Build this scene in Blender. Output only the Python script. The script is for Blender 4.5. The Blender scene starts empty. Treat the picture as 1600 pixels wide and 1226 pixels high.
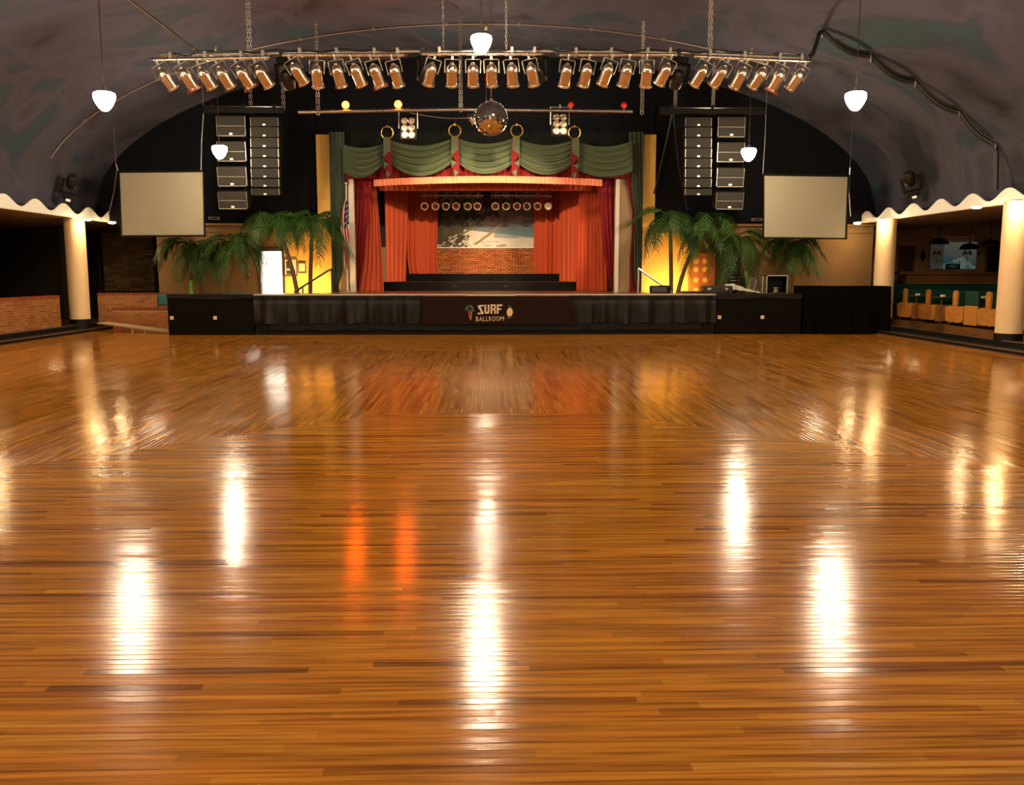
import bpy, math, random
from mathutils import Vector, Matrix, Euler
random.seed(7)
R = math.radians
S = bpy.context.scene
C = S.collection

# ------------------------------------------------------------------ camera
F = 1400.0                      # focal length in pixels of the 1600 x 1226 frame
CAMH = 1.6
PITCH = math.atan(187.0 / F)
YAW = math.atan(32.0 / math.hypot(F, 187.0))
cam_d = bpy.data.cameras.new('camera')
cam = bpy.data.objects.new('camera', cam_d)
C.objects.link(cam)
cam.location = (0, 0, CAMH)
cam.rotation_euler = (math.pi / 2 - PITCH, 0, -YAW)
cam_d.sensor_fit = 'HORIZONTAL'
cam_d.sensor_width = 36.0
cam_d.lens = F / 1600 * 36.0
cam_d.clip_end = 200
S.camera = cam

# ------------------------------------------------------------------ world, exposure
w = bpy.data.worlds.new('world')
S.world = w
w.use_nodes = True
w.node_tree.nodes['Background'].inputs[0].default_value = (0.010, 0.010, 0.012, 1)
w.node_tree.nodes['Background'].inputs[1].default_value = 1.0
S.view_settings.view_transform = 'Standard'
S.view_settings.look = 'None'
S.view_settings.gamma = 1.0
S.view_settings.use_curve_mapping = False
S.view_settings.exposure = -0.6
S.cycles.sample_clamp_direct = 60.0
S.cycles.sample_clamp_indirect = 30.0
PENDANT_POWER = 520.0           # emission of the pendant globes
PENDANT_COL = (1.0, 0.78, 0.52)
ADDED_STAGE_SPOT = 9000.0             # watts of the beams added to two moving heads to light the stage
SOFFIT_POWER = 400.0
UPLIGHT_POWER = 1000.0
DOOR_POWER = 60.0

ROT = Euler((math.pi / 2 - PITCH, 0, -YAW)).to_matrix()


def ray(px, py):
    return ROT @ Vector((px - 800.0, 613.0 - py, -F))


def P(px, py, Y):               # the point seen at a pixel, at depth Y
    d = ray(px, py)
    return Vector((0, 0, CAMH)) + d * (Y / d.y)


def PZ(px, py, z):              # the point seen at a pixel, at height z
    d = ray(px, py)
    return Vector((0, 0, CAMH)) + d * ((z - CAMH) / d.z)


def PX(px, py, X):              # the point seen at a pixel, on the plane x = X
    d = ray(px, py)
    return Vector((0, 0, CAMH)) + d * (X / d.x)


# ------------------------------------------------------------------ mesh helpers
class MB:
    def __init__(s):
        s.v = []; s.f = []; s.c = None

    def add(s, vs, fs, M=None):
        n = len(s.v)
        if M is not None:
            vs = [M @ Vector(p) for p in vs]
        s.v.extend([tuple(p) for p in vs])
        s.f.extend([tuple(i + n for i in f) for f in fs])
        return s

    def box(s, c, d, M=None):
        x, y, z = c; a, b, e = d[0] / 2, d[1] / 2, d[2] / 2
        vs = [(x + i * a, y + j * b, z + k * e) for i in (-1, 1) for j in (-1, 1) for k in (-1, 1)]
        return s.add(vs, [(0, 1, 3, 2), (4, 6, 7, 5), (0, 4, 5, 1), (2, 3, 7, 6), (0, 2, 6, 4), (1, 5, 7, 3)], M)

    def bb(s, lo, hi, M=None):
        return s.box([(a + b) / 2 for a, b in zip(lo, hi)], [abs(b - a) for a, b in zip(lo, hi)], M)

    def chamfer(s, lo, hi, r, M=None):      # box with bevelled edges
        x0, y0, z0 = lo; x1, y1, z1 = hi
        def ring(x, y, z, q):
            return [(x[0] + q, y[0], z), (x[1] - q, y[0], z), (x[1], y[0] + q, z), (x[1], y[1] - q, z),
                    (x[1] - q, y[1], z), (x[0] + q, y[1], z), (x[0], y[1] - q, z), (x[0], y[0] + q, z)]
        vs = ring((x0 + r, x1 - r), (y0 + r, y1 - r), z0, r * .4) + ring((x0, x1), (y0, y1), z0 + r, r) + \
             ring((x0, x1), (y0, y1), z1 - r, r) + ring((x0 + r, x1 - r), (y0 + r, y1 - r), z1, r * .4)
        fs = [tuple(reversed(range(8))), tuple(range(24, 32))]
        for k in range(3):
            for i in range(8):
                j = (i + 1) % 8
                fs.append((k * 8 + i, k * 8 + j, k * 8 + 8 + j, k * 8 + 8 + i))
        return s.add(vs, fs, M)

    def tube(s, pts, r, seg=8, caps=True, M=None):
        pts = [Vector(p) for p in pts]
        n = len(pts)
        rs = r if isinstance(r, (list, tuple)) else [r] * n
        t0 = (pts[1] - pts[0]).normalized()
        up = Vector((0, 0, 1)) if abs(t0.z) < .9 else Vector((1, 0, 0))
        a = t0.cross(up).normalized()
        vs = []; fs = []
        for i, p in enumerate(pts):
            t = (pts[min(i + 1, n - 1)] - pts[max(i - 1, 0)]).normalized()
            a = (a - t * a.dot(t)).normalized()
            b = t.cross(a)
            for k in range(seg):
                w_ = 2 * math.pi * k / seg
                vs.append(p + (a * math.cos(w_) + b * math.sin(w_)) * rs[i])
        for i in range(n - 1):
            for k in range(seg):
                j = (k + 1) % seg
                fs.append((i * seg + k, i * seg + j, (i + 1) * seg + j, (i + 1) * seg + k))
        if caps:
            fs.append(tuple(reversed(range(seg)))); fs.append(tuple(range((n - 1) * seg, n * seg)))
        return s.add(vs, fs, M)

    def lathe(s, prof, seg=16, M=None, caps=True):     # (radius, z) about z
        vs = []; fs = []
        for r, z in prof:
            r = max(r, 1e-4)
            vs += [(r * math.cos(2 * math.pi * k / seg), r * math.sin(2 * math.pi * k / seg), z) for k in range(seg)]
        n = len(prof)
        for i in range(n - 1):
            for k in range(seg):
                j = (k + 1) % seg
                fs.append((i * seg + k, i * seg + j, (i + 1) * seg + j, (i + 1) * seg + k))
        if caps:
            fs.append(tuple(reversed(range(seg)))); fs.append(tuple(range((n - 1) * seg, n * seg)))
        return s.add(vs, fs, M)

    def grid(s, fn, nu, nv, M=None):
        vs = [fn(i / nu, j / nv) for j in range(nv + 1) for i in range(nu + 1)]
        fs = [(j * (nu + 1) + i, j * (nu + 1) + i + 1, (j + 1) * (nu + 1) + i + 1, (j + 1) * (nu + 1) + i)
              for j in range(nv) for i in range(nu)]
        return s.add(vs, fs, M)

    def prism(s, poly, d, M=None):          # polygon in the x-z plane, from y = 0 to y = d
        n = len(poly)
        vs = [(x, 0, z) for x, z in poly] + [(x, d, z) for x, z in poly]
        fs = [tuple(range(n)), tuple(reversed(range(n, 2 * n)))]
        fs += [(i, i + n, (i + 1) % n + n, (i + 1) % n) for i in range(n)]
        return s.add(vs, fs, M)

    def torus(s, c, R_, r, seg=20, rs=6, M=None, axis='y'):
        vs = []; fs = []
        for i in range(seg):
            a = 2 * math.pi * i / seg
            for k in range(rs):
                b = 2 * math.pi * k / rs
                q = R_ + r * math.cos(b)
                if axis == 'y':
                    vs.append((c[0] + q * math.cos(a), c[1] + r * math.sin(b), c[2] + q * math.sin(a)))
                else:
                    vs.append((c[0] + q * math.cos(a), c[1] + q * math.sin(a), c[2] + r * math.sin(b)))
        for i in range(seg):
            for k in range(rs):
                fs.append((i * rs + k, ((i + 1) % seg) * rs + k, ((i + 1) % seg) * rs + (k + 1) % rs, i * rs + (k + 1) % rs))
        return s.add(vs, fs, M)

    def mesh(s, name, mat, smooth=False):
        me = bpy.data.meshes.new(name)
        me.from_pydata(s.v, [], s.f)
        if mat is not None:
            for m in (mat if isinstance(mat, (list, tuple)) else [mat]):
                me.materials.append(m)
        if smooth:
            me.polygons.foreach_set('use_smooth', [True] * len(me.polygons))
            try:
                me.set_sharp_from_angle(angle=R(38))
            except Exception:
                pass
        if s.c is not None:
            at = me.color_attributes.new('tint', 'FLOAT_COLOR', 'POINT')
            at.data.foreach_set('color', [q for c in s.c for q in (c[0], c[1], c[2], 1.0)])
        me.update()
        return me

    def build(s, name, mat, parent=None, smooth=False, world=False):
        o = bpy.data.objects.new(name, s.mesh(name, mat, smooth))
        C.objects.link(o)
        if parent is not None:
            o.parent = parent
            if world:                       # mesh was given in world coordinates
                o.matrix_parent_inverse = PM(parent).inverted()
        return o


def PM(o):
    m = Matrix.LocRotScale(o.location, o.rotation_euler, o.scale)
    return m if o.parent is None else PM(o.parent) @ o.matrix_parent_inverse @ m


def tag(o, label, cat, group=None):
    o['label'] = label; o['category'] = cat
    if group: o['group'] = group
    return o


def thing(name, label, cat, loc=(0, 0, 0), rot=(0, 0, 0), group=None):
    o = bpy.data.objects.new(name, None)
    C.objects.link(o)
    o.empty_display_size = .1
    o.location = loc; o.rotation_euler = rot
    return tag(o, label, cat, group)


def struct(o, label=None, cat=None):
    o['kind'] = 'structure'
    if label: o['label'] = label
    if cat: o['category'] = cat
    return o


def stuff(o):
    o['kind'] = 'stuff'
    return o


def copy_tree(o, parent=None):
    c = o.copy()
    C.objects.link(c)
    c.parent = parent
    for ch in [x for x in KIDS.get(o.name, o.children)]:
        copy_tree(ch, c)
    return c


KIDS = {}
ORD = ['first', 'second', 'third', 'fourth', 'fifth', 'sixth', 'seventh', 'eighth', 'ninth', 'tenth', 'eleventh', 'twelfth']

# ------------------------------------------------------------------ materials
MATS = {}


def mat(name, col, rough=.6, metal=0.0, spec=.5, noise=None, bump=None, emit=None, coat=0.0, trans=0.0):
    """noise = (scale, second colour, contrast[, stretch]); bump = (scale, strength)"""
    if name in MATS: return MATS[name]
    m = bpy.data.materials.new(name)
    m.use_nodes = True
    nt = m.node_tree
    b = nt.nodes['Principled BSDF']
    b.inputs['Base Color'].default_value = (*col, 1)
    b.inputs['Roughness'].default_value = rough
    b.inputs['Metallic'].default_value = metal
    b.inputs['Specular IOR Level'].default_value = spec
    b.inputs['Coat Weight'].default_value = coat
    b.inputs['Transmission Weight'].default_value = trans
    tc = None
    if noise or bump:
        tc = nt.nodes.new('ShaderNodeTexCoord')
    if noise:
        mp = nt.nodes.new('ShaderNodeMapping')
        if len(noise) > 3: mp.inputs['Scale'].default_value = noise[3]
        nt.links.new(tc.outputs['Object'], mp.inputs[0])
        nz = nt.nodes.new('ShaderNodeTexNoise')
        nz.inputs['Scale'].default_value = noise[0]; nz.inputs['Detail'].default_value = 6
        nt.links.new(mp.outputs[0], nz.inputs['Vector'])
        rp = nt.nodes.new('ShaderNodeValToRGB')
        rp.color_ramp.elements[0].position = .5 - .5 * (1 - noise[2]); rp.color_ramp.elements[1].position = .5 + .5 * (1 - noise[2])
        rp.color_ramp.elements[0].color = (*col, 1); rp.color_ramp.elements[1].color = (*noise[1], 1)
        nt.links.new(nz.outputs[0], rp.inputs[0])
        nt.links.new(rp.outputs[0], b.inputs['Base Color'])
    if bump:
        n2 = nt.nodes.new('ShaderNodeTexNoise')
        n2.inputs['Scale'].default_value = bump[0]; n2.inputs['Detail'].default_value = 3
        nt.links.new(tc.outputs['Object'], n2.inputs['Vector'])
        bp = nt.nodes.new('ShaderNodeBump')
        bp.inputs['Strength'].default_value = bump[1]; bp.inputs['Distance'].default_value = .02
        nt.links.new(n2.outputs[0], bp.inputs['Height'])
        nt.links.new(bp.outputs[0], b.inputs['Normal'])
    if emit:
        b.inputs['Emission Color'].default_value = (*emit[0], 1)
        b.inputs['Emission Strength'].default_value = emit[1]
    MATS[name] = m
    return m


def mat_tint(name, rough=.6, spec=.4, bump=None, mul=1.0, translucent=False):
    """surface coloured by the vertex attribute 'tint' (paint, print, single bricks)"""
    m = mat(name, (1, 1, 1), rough, 0, spec, None, bump)
    nt = m.node_tree
    at = nt.nodes.new('ShaderNodeAttribute'); at.attribute_name = 'tint'
    nt.links.new(at.outputs['Color'], nt.nodes['Principled BSDF'].inputs['Base Color'])
    return m


BLACK = mat('black_paint', (.0045, .004, .0035), .5, spec=.15)
CHROME = mat('chrome', (.86, .78, .66), .2, 1.0)
STEEL = mat('steel', (.55, .52, .48), .35, 1.0)
ALU = mat('aluminium', (.68, .66, .64), .3, 1.0)
CHAINM = mat('chain_steel', (.5, .47, .43), .4, 1.0)
WHITE = mat('white_paint', (.90, .89, .80), .6, noise=(4, (.84, .83, .74), .3))
RUBBER = mat('rubber', (.012, .012, .012), .5)
BRASS = mat('brass', (.72, .46, .12), .3, 1.0)
TANSTUCCO = mat('tan_stucco', (.25, .145, .062), .85, spec=.2, noise=(2.2, (.20, .115, .048), .3), bump=(7, .55))
YELLOWSTUCCO = mat('yellow_stucco', (.70, .42, .10), .7, noise=(1.8, (.58, .33, .07), .3), bump=(6, .9))  # the piers' own colour; on the wall stretches it carries the uplights' yellow
UPPERBLACK = mat('dark_wall_paint', (.0045, .005, .0075), .85, spec=.08, noise=(1.1, (.007, .007, .009), .3))
CREAM = mat('cream_column', (.84, .60, .33), .65, noise=(3, (.76, .53, .28), .3), bump=(22, .35))
WOODOR = mat('orange_pine', (.64, .26, .05), .45, noise=(3, (.50, .18, .03), .25, (1, 1, 8)))
WOODDK = mat('dark_wood', (.20, .085, .025), .5, noise=(3, (.13, .05, .015), .25, (1, 1, 8)))
GREENUP = mat('green_vinyl', (.008, .060, .034), .5, spec=.3, noise=(6, (.006, .035, .022), .3))
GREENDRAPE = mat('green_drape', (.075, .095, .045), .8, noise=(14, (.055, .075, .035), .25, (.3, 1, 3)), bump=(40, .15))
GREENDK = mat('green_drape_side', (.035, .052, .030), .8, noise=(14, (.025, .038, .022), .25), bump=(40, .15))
REDDRAPE = mat('red_curtain', (.62, .095, .028), .75, noise=(10, (.52, .072, .020), .25, (1, 1, .1)), bump=(50, .12))
MAROON = mat('maroon_curtain', (.30, .006, .010), .7, noise=(10, (.22, .004, .007), .25, (1, 1, .1)), bump=(50, .12))
REDTRIM = mat('red_lining', (.13, .003, .003), .75, spec=.2)
GREYWALL = mat('grey_plaster', (.42, .38, .30), .8, bump=(10, .2))
MORTAR = mat('mortar', (.40, .27, .15), .9)
BRICKM = mat_tint('brick_faces', .8, .25, bump=(30, .3))
STONEM = mat_tint('stone_faces', .8, .25, bump=(12, .4))
PAINTM = mat_tint('painted_canvas', .6, .3)
DARKWOODDECK = mat('stage_deck', (.22, .075, .025), .28, noise=(3, (.14, .05, .018), .25, (1, 8, 1)))
RISERM = mat('riser_paint', (.003, .0022, .0016), .55, spec=.06, noise=(4, (.005, .004, .003), .3))
SCREENM = mat('screen_fabric', (.32, .285, .205), .8, spec=.1)
SPKBODY = mat('speaker_body', (.010, .009, .008), .55, spec=.2)
SPKGRILLE = mat('speaker_grille', (.026, .023, .018), .7, spec=.15, noise=(70, (.018, .016, .013), .2), bump=(160, .3))
BADGE = mat('badge_silver', (.95, .90, .80), .4)
LEAF = mat('palm_leaf', (.034, .085, .012), .5, spec=.28, noise=(5, (.014, .042, .007), .2))
STEM = mat('palm_stem', (.07, .15, .018), .5)
TRUNK = mat('palm_trunk', (.16, .075, .028), .8, noise=(14, (.09, .04, .015), .2, (1, 1, 3)), bump=(30, .4))
TRUNKG = mat('palm_crownshaft', (.13, .36, .018), .45, noise=(6, (.09, .26, .012), .2))
TEAL = mat('teal_vinyl', (.005, .10, .09), .5)
GLOBE = mat('lit_globe', (1, .95, .9), .3, emit=(PENDANT_COL, PENDANT_POWER))
SOFFITLAMP = mat('lit_soffit_lens', (1, .9, .7), .3, emit=((1.0, .70, .36), SOFFIT_POWER))
ORANGELAMP = mat('lit_orange_lens', (1, .3, .05), .3, emit=((1.0, .085, .003), 420.0))
REDLAMP = mat('lit_red_lens', (.6, .02, .01), .3, emit=((1.0, .02, .006), .5))
LENSDK = mat('dark_lens', (.02, .017, .016), .12)
LENSRED = mat('red_gel', (.16, .012, .008), .25)
LENSBLUE = mat('blue_gel', (.02, .018, .06), .25)
LENSCLR = mat('clear_lens', (.90, .80, .64), .4, .55)

# ================================================================== STRUCTURE
YS = 23.42                      # stage front
YB = 26.5                       # back wall
ZST = 1.05                      # stage height
XL1, XR1 = -10.80, 10.15        # dance-floor edges
XL2, XR2 = -11.12, 10.50        # upper step edges
Z1, Z2 = .10, .22               # step heights
XCL, XCR = -11.0, 10.87         # cornices
ZC = 3.04                       # soffit
XMID, VA, VB, VZ = -.06, 11.35, 4.45, 3.28


def ceil_z(x):
    t = min(abs(x - XMID) / VA, 1.0)
    return VZ + VB * math.sqrt(max(0.0, 1 - t * t))


def ceil_hit(px, py):
    d = ray(px, py); d = d / d.y
    y = 5.0
    while y < YB:
        if CAMH + d.z * y >= ceil_z(d.x * y) - .02: break
        y += .02
    return Vector((d.x * y, y, CAMH + d.z * y))


def plan(x, y, z): return Matrix(((0, 1, 0, x), (1, 0, 0, y), (0, 0, 1, z), (0, 0, 0, 1)))   # local x runs along world y


# ---- dance floor: subfloor, planks one by one near the camera, the rest one field of plank geometry
def wood(name, stretch):
    m = bpy.data.materials.new(name); m.use_nodes = True
    nt = m.node_tree; N = nt.nodes; L = nt.links.new
    b = N['Principled BSDF']
    at = N.new('ShaderNodeAttribute'); at.attribute_name = 'tint'
    ge = N.new('ShaderNodeNewGeometry')
    mp = N.new('ShaderNodeMapping'); mp.inputs['Scale'].default_value = stretch
    L(ge.outputs['Position'], mp.inputs[0])
    nz = N.new('ShaderNodeTexNoise'); nz.inputs['Scale'].default_value = 1.6; nz.inputs['Detail'].default_value = 7
    L(mp.outputs[0], nz.inputs['Vector'])
    rp = N.new('ShaderNodeValToRGB')
    rp.color_ramp.elements[0].position = .30; rp.color_ramp.elements[0].color = (.42, .36, .32, 1)
    rp.color_ramp.elements[1].position = .56; rp.color_ramp.elements[1].color = (1.08, 1.08, 1.08, 1)
    L(nz.outputs[0], rp.inputs[0])
    mx = N.new('ShaderNodeMix'); mx.data_type = 'RGBA'; mx.blend_type = 'MULTIPLY'; mx.inputs[0].default_value = 1
    L(at.outputs['Color'], mx.inputs[6]); L(rp.outputs[0], mx.inputs[7])
    L(mx.outputs[2], b.inputs['Base Color'])
    n2 = N.new('ShaderNodeTexNoise'); n2.inputs['Scale'].default_value = .9; n2.inputs['Detail'].default_value = 5
    L(ge.outputs['Position'], n2.inputs['Vector'])
    mr = N.new('ShaderNodeMapRange'); mr.inputs[1].default_value = .3; mr.inputs[2].default_value = .7
    mr.inputs[3].default_value = .09; mr.inputs[4].default_value = .165
    L(n2.outputs[0], mr.inputs[0]); L(mr.outputs[0], b.inputs['Roughness'])
    n3 = N.new('ShaderNodeTexNoise'); n3.inputs['Scale'].default_value = 7; n3.inputs['Detail'].default_value = 4
    L(mp.outputs[0], n3.inputs['Vector'])
    bp = N.new('ShaderNodeBump'); bp.inputs['Strength'].default_value = .10; bp.inputs['Distance'].default_value = .003
    L(n3.outputs[0], bp.inputs['Height']); L(bp.outputs[0], b.inputs['Normal'])
    b.inputs['Specular IOR Level'].default_value = .5
    return m


WOODX = wood('maple_planks_across', (.9, 26, 26))
WOODY = wood('maple_planks_along', (26, .9, 26))
SUB = mat('subfloor_wood', (.30, .11, .018), .4)
fl = struct(MB().bb((-24, -9, -.3), (24, 36, -.004)).build('floor', SUB), 'polished wooden dance floor of narrow golden planks', 'floor')
PW = .047
rng = random.Random(11)


def ptint():
    k = rng.random()
    c = Vector((.45, .170, .017)) * rng.uniform(.78, 1.12)
    if k < .11: c = Vector((.31, .105, .011)) * rng.uniform(.65, 1.15)
    elif k < .2: c = Vector((.50, .205, .024)) * rng.uniform(.95, 1.1)
    c.y *= rng.uniform(.94, 1.06)
    return c


def plank_verts(l0, l1, t0, t1, tilt, dz, ends=(0, 0, 0, 0)):
    """along a from l0 to l1, across t0..t1; ends = mitre offsets at (l0,t0),(l0,t1),(l1,t0),(l1,t1)"""
    e = .0025; vs = []
    tm = (t0 + t1) / 2
    for l, (ea, eb) in ((l0, ends[:2]), (l1, ends[2:])):
        for t in (t0, t0 + e, t1 - e, t1):
            q = (t - t0) / (t1 - t0)
            vs.append((l + ea + (eb - ea) * q, t, dz + (t - tm) * tilt - (.0007 if t in (t0, t1) else 0)))
    return vs


PF = [(0, 1, 5, 4), (1, 2, 6, 5), (2, 3, 7, 6)]
fx = MB(); fx.c = []
fy = MB(); fy.c = []
near = []
HW, YF0, YF1 = 1.25, 10.15, 18.4
LENS = (.6, .9, 1.2, 1.5, 1.8)


PATCH = []
for q0, q1 in (((828, 982), (970, 961)), ((850, 1032), (975, 1012)), ((850, 1068), (980, 1046))):
    a_, b_ = PZ(*q0, 0), PZ(*q1, 0); PATCH.append((a_.x, a_.y, b_.x, b_.y))


def put_x(l0, l1, y0, ends):
    tilt = rng.gauss(0, .0075); dz = rng.uniform(-.0004, .0003); c = ptint()
    for (xa_, ya_, xb_, yb_) in PATCH:
        if ya_ < y0 + PW / 2 < yb_ and min(l1, xb_) - max(l0, xa_) > .45 * (l1 - l0): c = Vector((.27, .125, .008))
    if len(near) < 300 and 2.15 < y0 < 3.75 and l0 > -3.1 and l1 < 3.1 and ends == (0, 0, 0, 0):
        near.append((l0, l1, y0, tilt, dz, c)); return
    fx.add(plank_verts(l0, l1, y0, y0 + PW, tilt, dz, ends), [f[::-1] for f in PF]); fx.c += [c] * 8


def row_x(y0, La, Lb, lim):
    """a row of planks across the hall; La, Lb = half lengths at its two edges"""
    a0, a1 = -min(La, Lb), min(La, Lb)
    x = max(a0, XL1); end = min(a1, XR1)
    first = True
    cut = x - rng.uniform(.2, 1.4)
    while x < end - .01:
        nx = (cut + rng.choice(LENS)) if first else x + rng.choice(LENS)
        if nx < x + .12: nx = x + .3
        if nx > end - .25: nx = end
        en = [0, 0, 0, 0]
        if first and a0 > XL1: en[0], en[1] = -La - a0, -Lb - a0
        if nx == end and a1 < XR1: en[2], en[3] = La - a1, Lb - a1
        put_x(x, nx, y0, tuple(en)); x = nx; first = False


y = .4
while y < YF0 - .001:
    y1 = min(y + PW, YF0)
    row_x(y, HW + YF0 - y, HW + YF0 - y1, None); y += PW
y = YF1
while y < YS + .1:
    row_x(y, HW + y - YF1, HW + y + PW - YF1, None); y += PW
x = XL1
while x < XR1 - .001:
    x1 = min(x + PW, XR1)
    fa = YF0 - max(0, abs(x) - HW); fb = YF0 - max(0, abs(x1) - HW)
    ba = YF1 + max(0, abs(x) - HW); bb_ = YF1 + max(0, abs(x1) - HW)
    lim = YS + .1 if abs(x) < 8.4 else 26.4
    f0 = max(fa, fb, .4); e0 = min(ba, bb_, lim)
    y = f0; first = True
    while y < e0 - .01:
        ny = y + rng.choice(LENS) * (rng.uniform(.3, 1) if first else 1)
        if ny > e0 - .25: ny = e0
        en = [0, 0, 0, 0]
        if first and f0 > .5: en[0], en[1] = fa - f0, fb - f0
        if ny == e0 and e0 < lim: en[2], en[3] = ba - e0, bb_ - e0
        tilt = rng.gauss(0, .0075); dz = rng.uniform(-.0004, .0003); c = ptint()
        vs = plank_verts(y, ny, x, x1, tilt, dz, en)
        fy.add([(q[1], q[0], q[2]) for q in vs], PF); fy.c += [c] * 8
        y = ny; first = False
    x += PW
stuff(fx.build('plank_field', WOODX, fl))
stuff(fy.build('plank_field', WOODY, fl))
for l0, l1, y0, tilt, dz, c in near:
    m = MB()
    vs = plank_verts(0, l1 - l0, 0, PW, tilt, dz)
    vs += [(q[0], q[1], -.004) for q in (vs[0], vs[3], vs[4], vs[7])]
    m.add(vs, [f[::-1] for f in PF] + [(0, 4, 10, 8), (3, 9, 11, 7), (0, 8, 9, 3, 2, 1), (4, 5, 6, 7, 11, 10)])
    m.c = [c] * 12
    o = m.build('plank', WOODX, fl); o.location = (l0, y0, 0)

# ---- vaulted ceiling
CEILM = mat('vault_paint', (.050, .047, .055), .85)
nt = CEILM.node_tree
tc = nt.nodes.new('ShaderNodeNewGeometry')
mp = nt.nodes.new('ShaderNodeMapping'); mp.inputs['Scale'].default_value = (.26, .22, .26)
nt.links.new(tc.outputs['Position'], mp.inputs[0])
na = nt.nodes.new('ShaderNodeTexNoise'); na.inputs['Scale'].default_value = 1.5; na.inputs['Detail'].default_value = 5; na.inputs['Distortion'].default_value = 1.2
nt.links.new(mp.outputs[0], na.inputs['Vector'])
ra = nt.nodes.new('ShaderNodeValToRGB')
el = ra.color_ramp.elements
el[0].position = .32; el[0].color = (.011, .012, .020, 1)
el[1].position = .70; el[1].color = (.022, .060, .070, 1)
e = el.new(.42); e.color = (.042, .040, .062, 1)
e = el.new(.53); e.color = (.064, .059, .088, 1)
e = el.new(.61); e.color = (.032, .041, .070, 1)
nt.links.new(na.outputs[0], ra.inputs[0])
nt.links.new(ra.outputs[0], nt.nodes['Principled BSDF'].inputs['Base Color'])
nb = nt.nodes.new('ShaderNodeTexNoise'); nb.inputs['Scale'].default_value = 5; nb.inputs['Detail'].default_value = 5
bp = nt.nodes.new('ShaderNodeBump'); bp.inputs['Strength'].default_value = .25; bp.inputs['Distance'].default_value = .05
nt.links.new(nb.outputs[0], bp.inputs['Height']); nt.links.new(bp.outputs[0], nt.nodes['Principled BSDF'].inputs['Normal'])


def vault(u, v):
    a = math.pi * u
    return (XMID - VA * math.cos(a), -9 + (YB + 9 + .1) * v, VZ + VB * math.sin(a))


cb = MB().grid(vault, 96, 30)
for sx, xw in ((-1, XMID - VA), (1, XMID + VA)):        # upright strip behind the cornice
    cb.bb((xw - .02, -9, ZC + .02), (xw + .02, YB, VZ))
struct(cb.build('ceiling', CEILM, smooth=True), 'dark blue grey cloud-painted barrel vault ceiling', 'ceiling')

# ---- back wall
def wx(px, Y=YB): return P(px, 340, Y).x


XWL, XWR = wx(243), wx(1366)
XPL, XPR = wx(501), wx(1021)
XD0, XD1 = wx(402), wx(441)
ZT = 2.98
bw = struct(thing('wall_back', 'tall black and tan back wall around the stage', 'wall', (0, YB, 0)))
low = MB()
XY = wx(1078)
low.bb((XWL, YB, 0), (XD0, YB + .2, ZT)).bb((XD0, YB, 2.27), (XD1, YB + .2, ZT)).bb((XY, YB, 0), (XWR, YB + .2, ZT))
MB().bb((XD1, YB, 0), (XPL, YB + .2, ZT)).bb((XPR, YB, 0), (XY, YB + .2, ZT)).build('uplit_yellow_wall', YELLOWSTUCCO, bw, world=True)  # yellow of the uplights put into the wall colour along these stretches
low.build('lower_wall', TANSTUCCO, bw, world=True)
up = MB()
n = 72
for i in range(n):
    xa = XMID - VA + 2 * VA * i / n; xb = XMID - VA + 2 * VA * (i + 1) / n
    xm = (xa + xb) / 2
    zb = 5.5 if XPL < xm < XPR else (ZT if XWL < xm < XWR else ZC)
    za, zc = ceil_z(xa), ceil_z(xb)
    vs = [(xa, YB, zb), (xb, YB, zb), (xb, YB, zc), (xa, YB, za), (xa, YB + .2, zb), (xb, YB + .2, zb), (xb, YB + .2, zc), (xa, YB + .2, za)]
    up.add(vs, [(0, 1, 2, 3), (4, 7, 6, 5), (0, 4, 5, 1), (3, 2, 6, 7), (0, 3, 7, 4), (1, 5, 6, 2)])
up.build('upper_wall', UPPERBLACK, bw, world=True)
m = MB().bb((XWL, YB - .05, ZT - .22), (XPL, YB, ZT - .16)).bb((XPR, YB - .05, ZT - .22), (XWR, YB, ZT - .16))
m.bb((XWL, YB - .12, ZT - .03), (XPL, YB, ZT + .03)).bb((XPR, YB - .12, ZT - .03), (XWR, YB, ZT + .03))
struct(m.build('trim_1', TANSTUCCO), 'tan ledge moulding along the top of the lower back wall', 'trim')

# ---- lit doorway left of the stage
cor = MB()
cor.bb((XD0 - .5, YB + .2, -.02), (XD1 + .7, YB + 3.2, 0.0)).bb((XD0 - .6, YB + .2, 0), (XD0 - .5, YB + 3.2, 2.7)).bb((XD1 + .7, YB + .2, 0), (XD1 + .8, YB + 3.2, 2.7))
cor.bb((XD0 - .6, YB + 3.2, 0), (XD1 + .8, YB + 3.3, 2.7)).bb((XD0 - .6, YB + .2, 2.6), (XD1 + .8, YB + 3.3, 2.7))
struct(cor.build('wall_corridor', mat('corridor_white', (.86, .85, .80), .7)), 'white lit corridor seen through the doorway beside the stage', 'wall')
d = struct(thing('door_1', 'white panelled door at the end of the bright corridor', 'door', (XD0 + .05, YB + 3.15, 0)))
MB().bb((0, -.02, 0), (.75, .03, 2.05)).build('door_leaf', WHITE, d)
h = MB().tube([(.66, -.03, 1.0), (.66, -.08, 1.0), (.56, -.08, 1.0)], .012).build('handle', STEEL, d)
for k in (0, 1):
    MB().bb((.1, -.032, .25 + k * .95), (.62, -.02, 1.0 + k * .9)).build('door_panel', WHITE, d)
fr = MB().bb((XD0 - .02, YB - .03, 0), (XD0 + .05, YB + .22, 2.3)).bb((XD1 - .05, YB - .03, 0), (XD1 + .02, YB + .22, 2.3)).bb((XD0 - .02, YB - .03, 2.22), (XD1 + .02, YB + .22, 2.3))
struct(fr.build('trim_2', mat('door_frame_dark', (.05, .04, .03), .5)), 'dark frame around the bright doorway beside the stage', 'trim')
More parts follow.
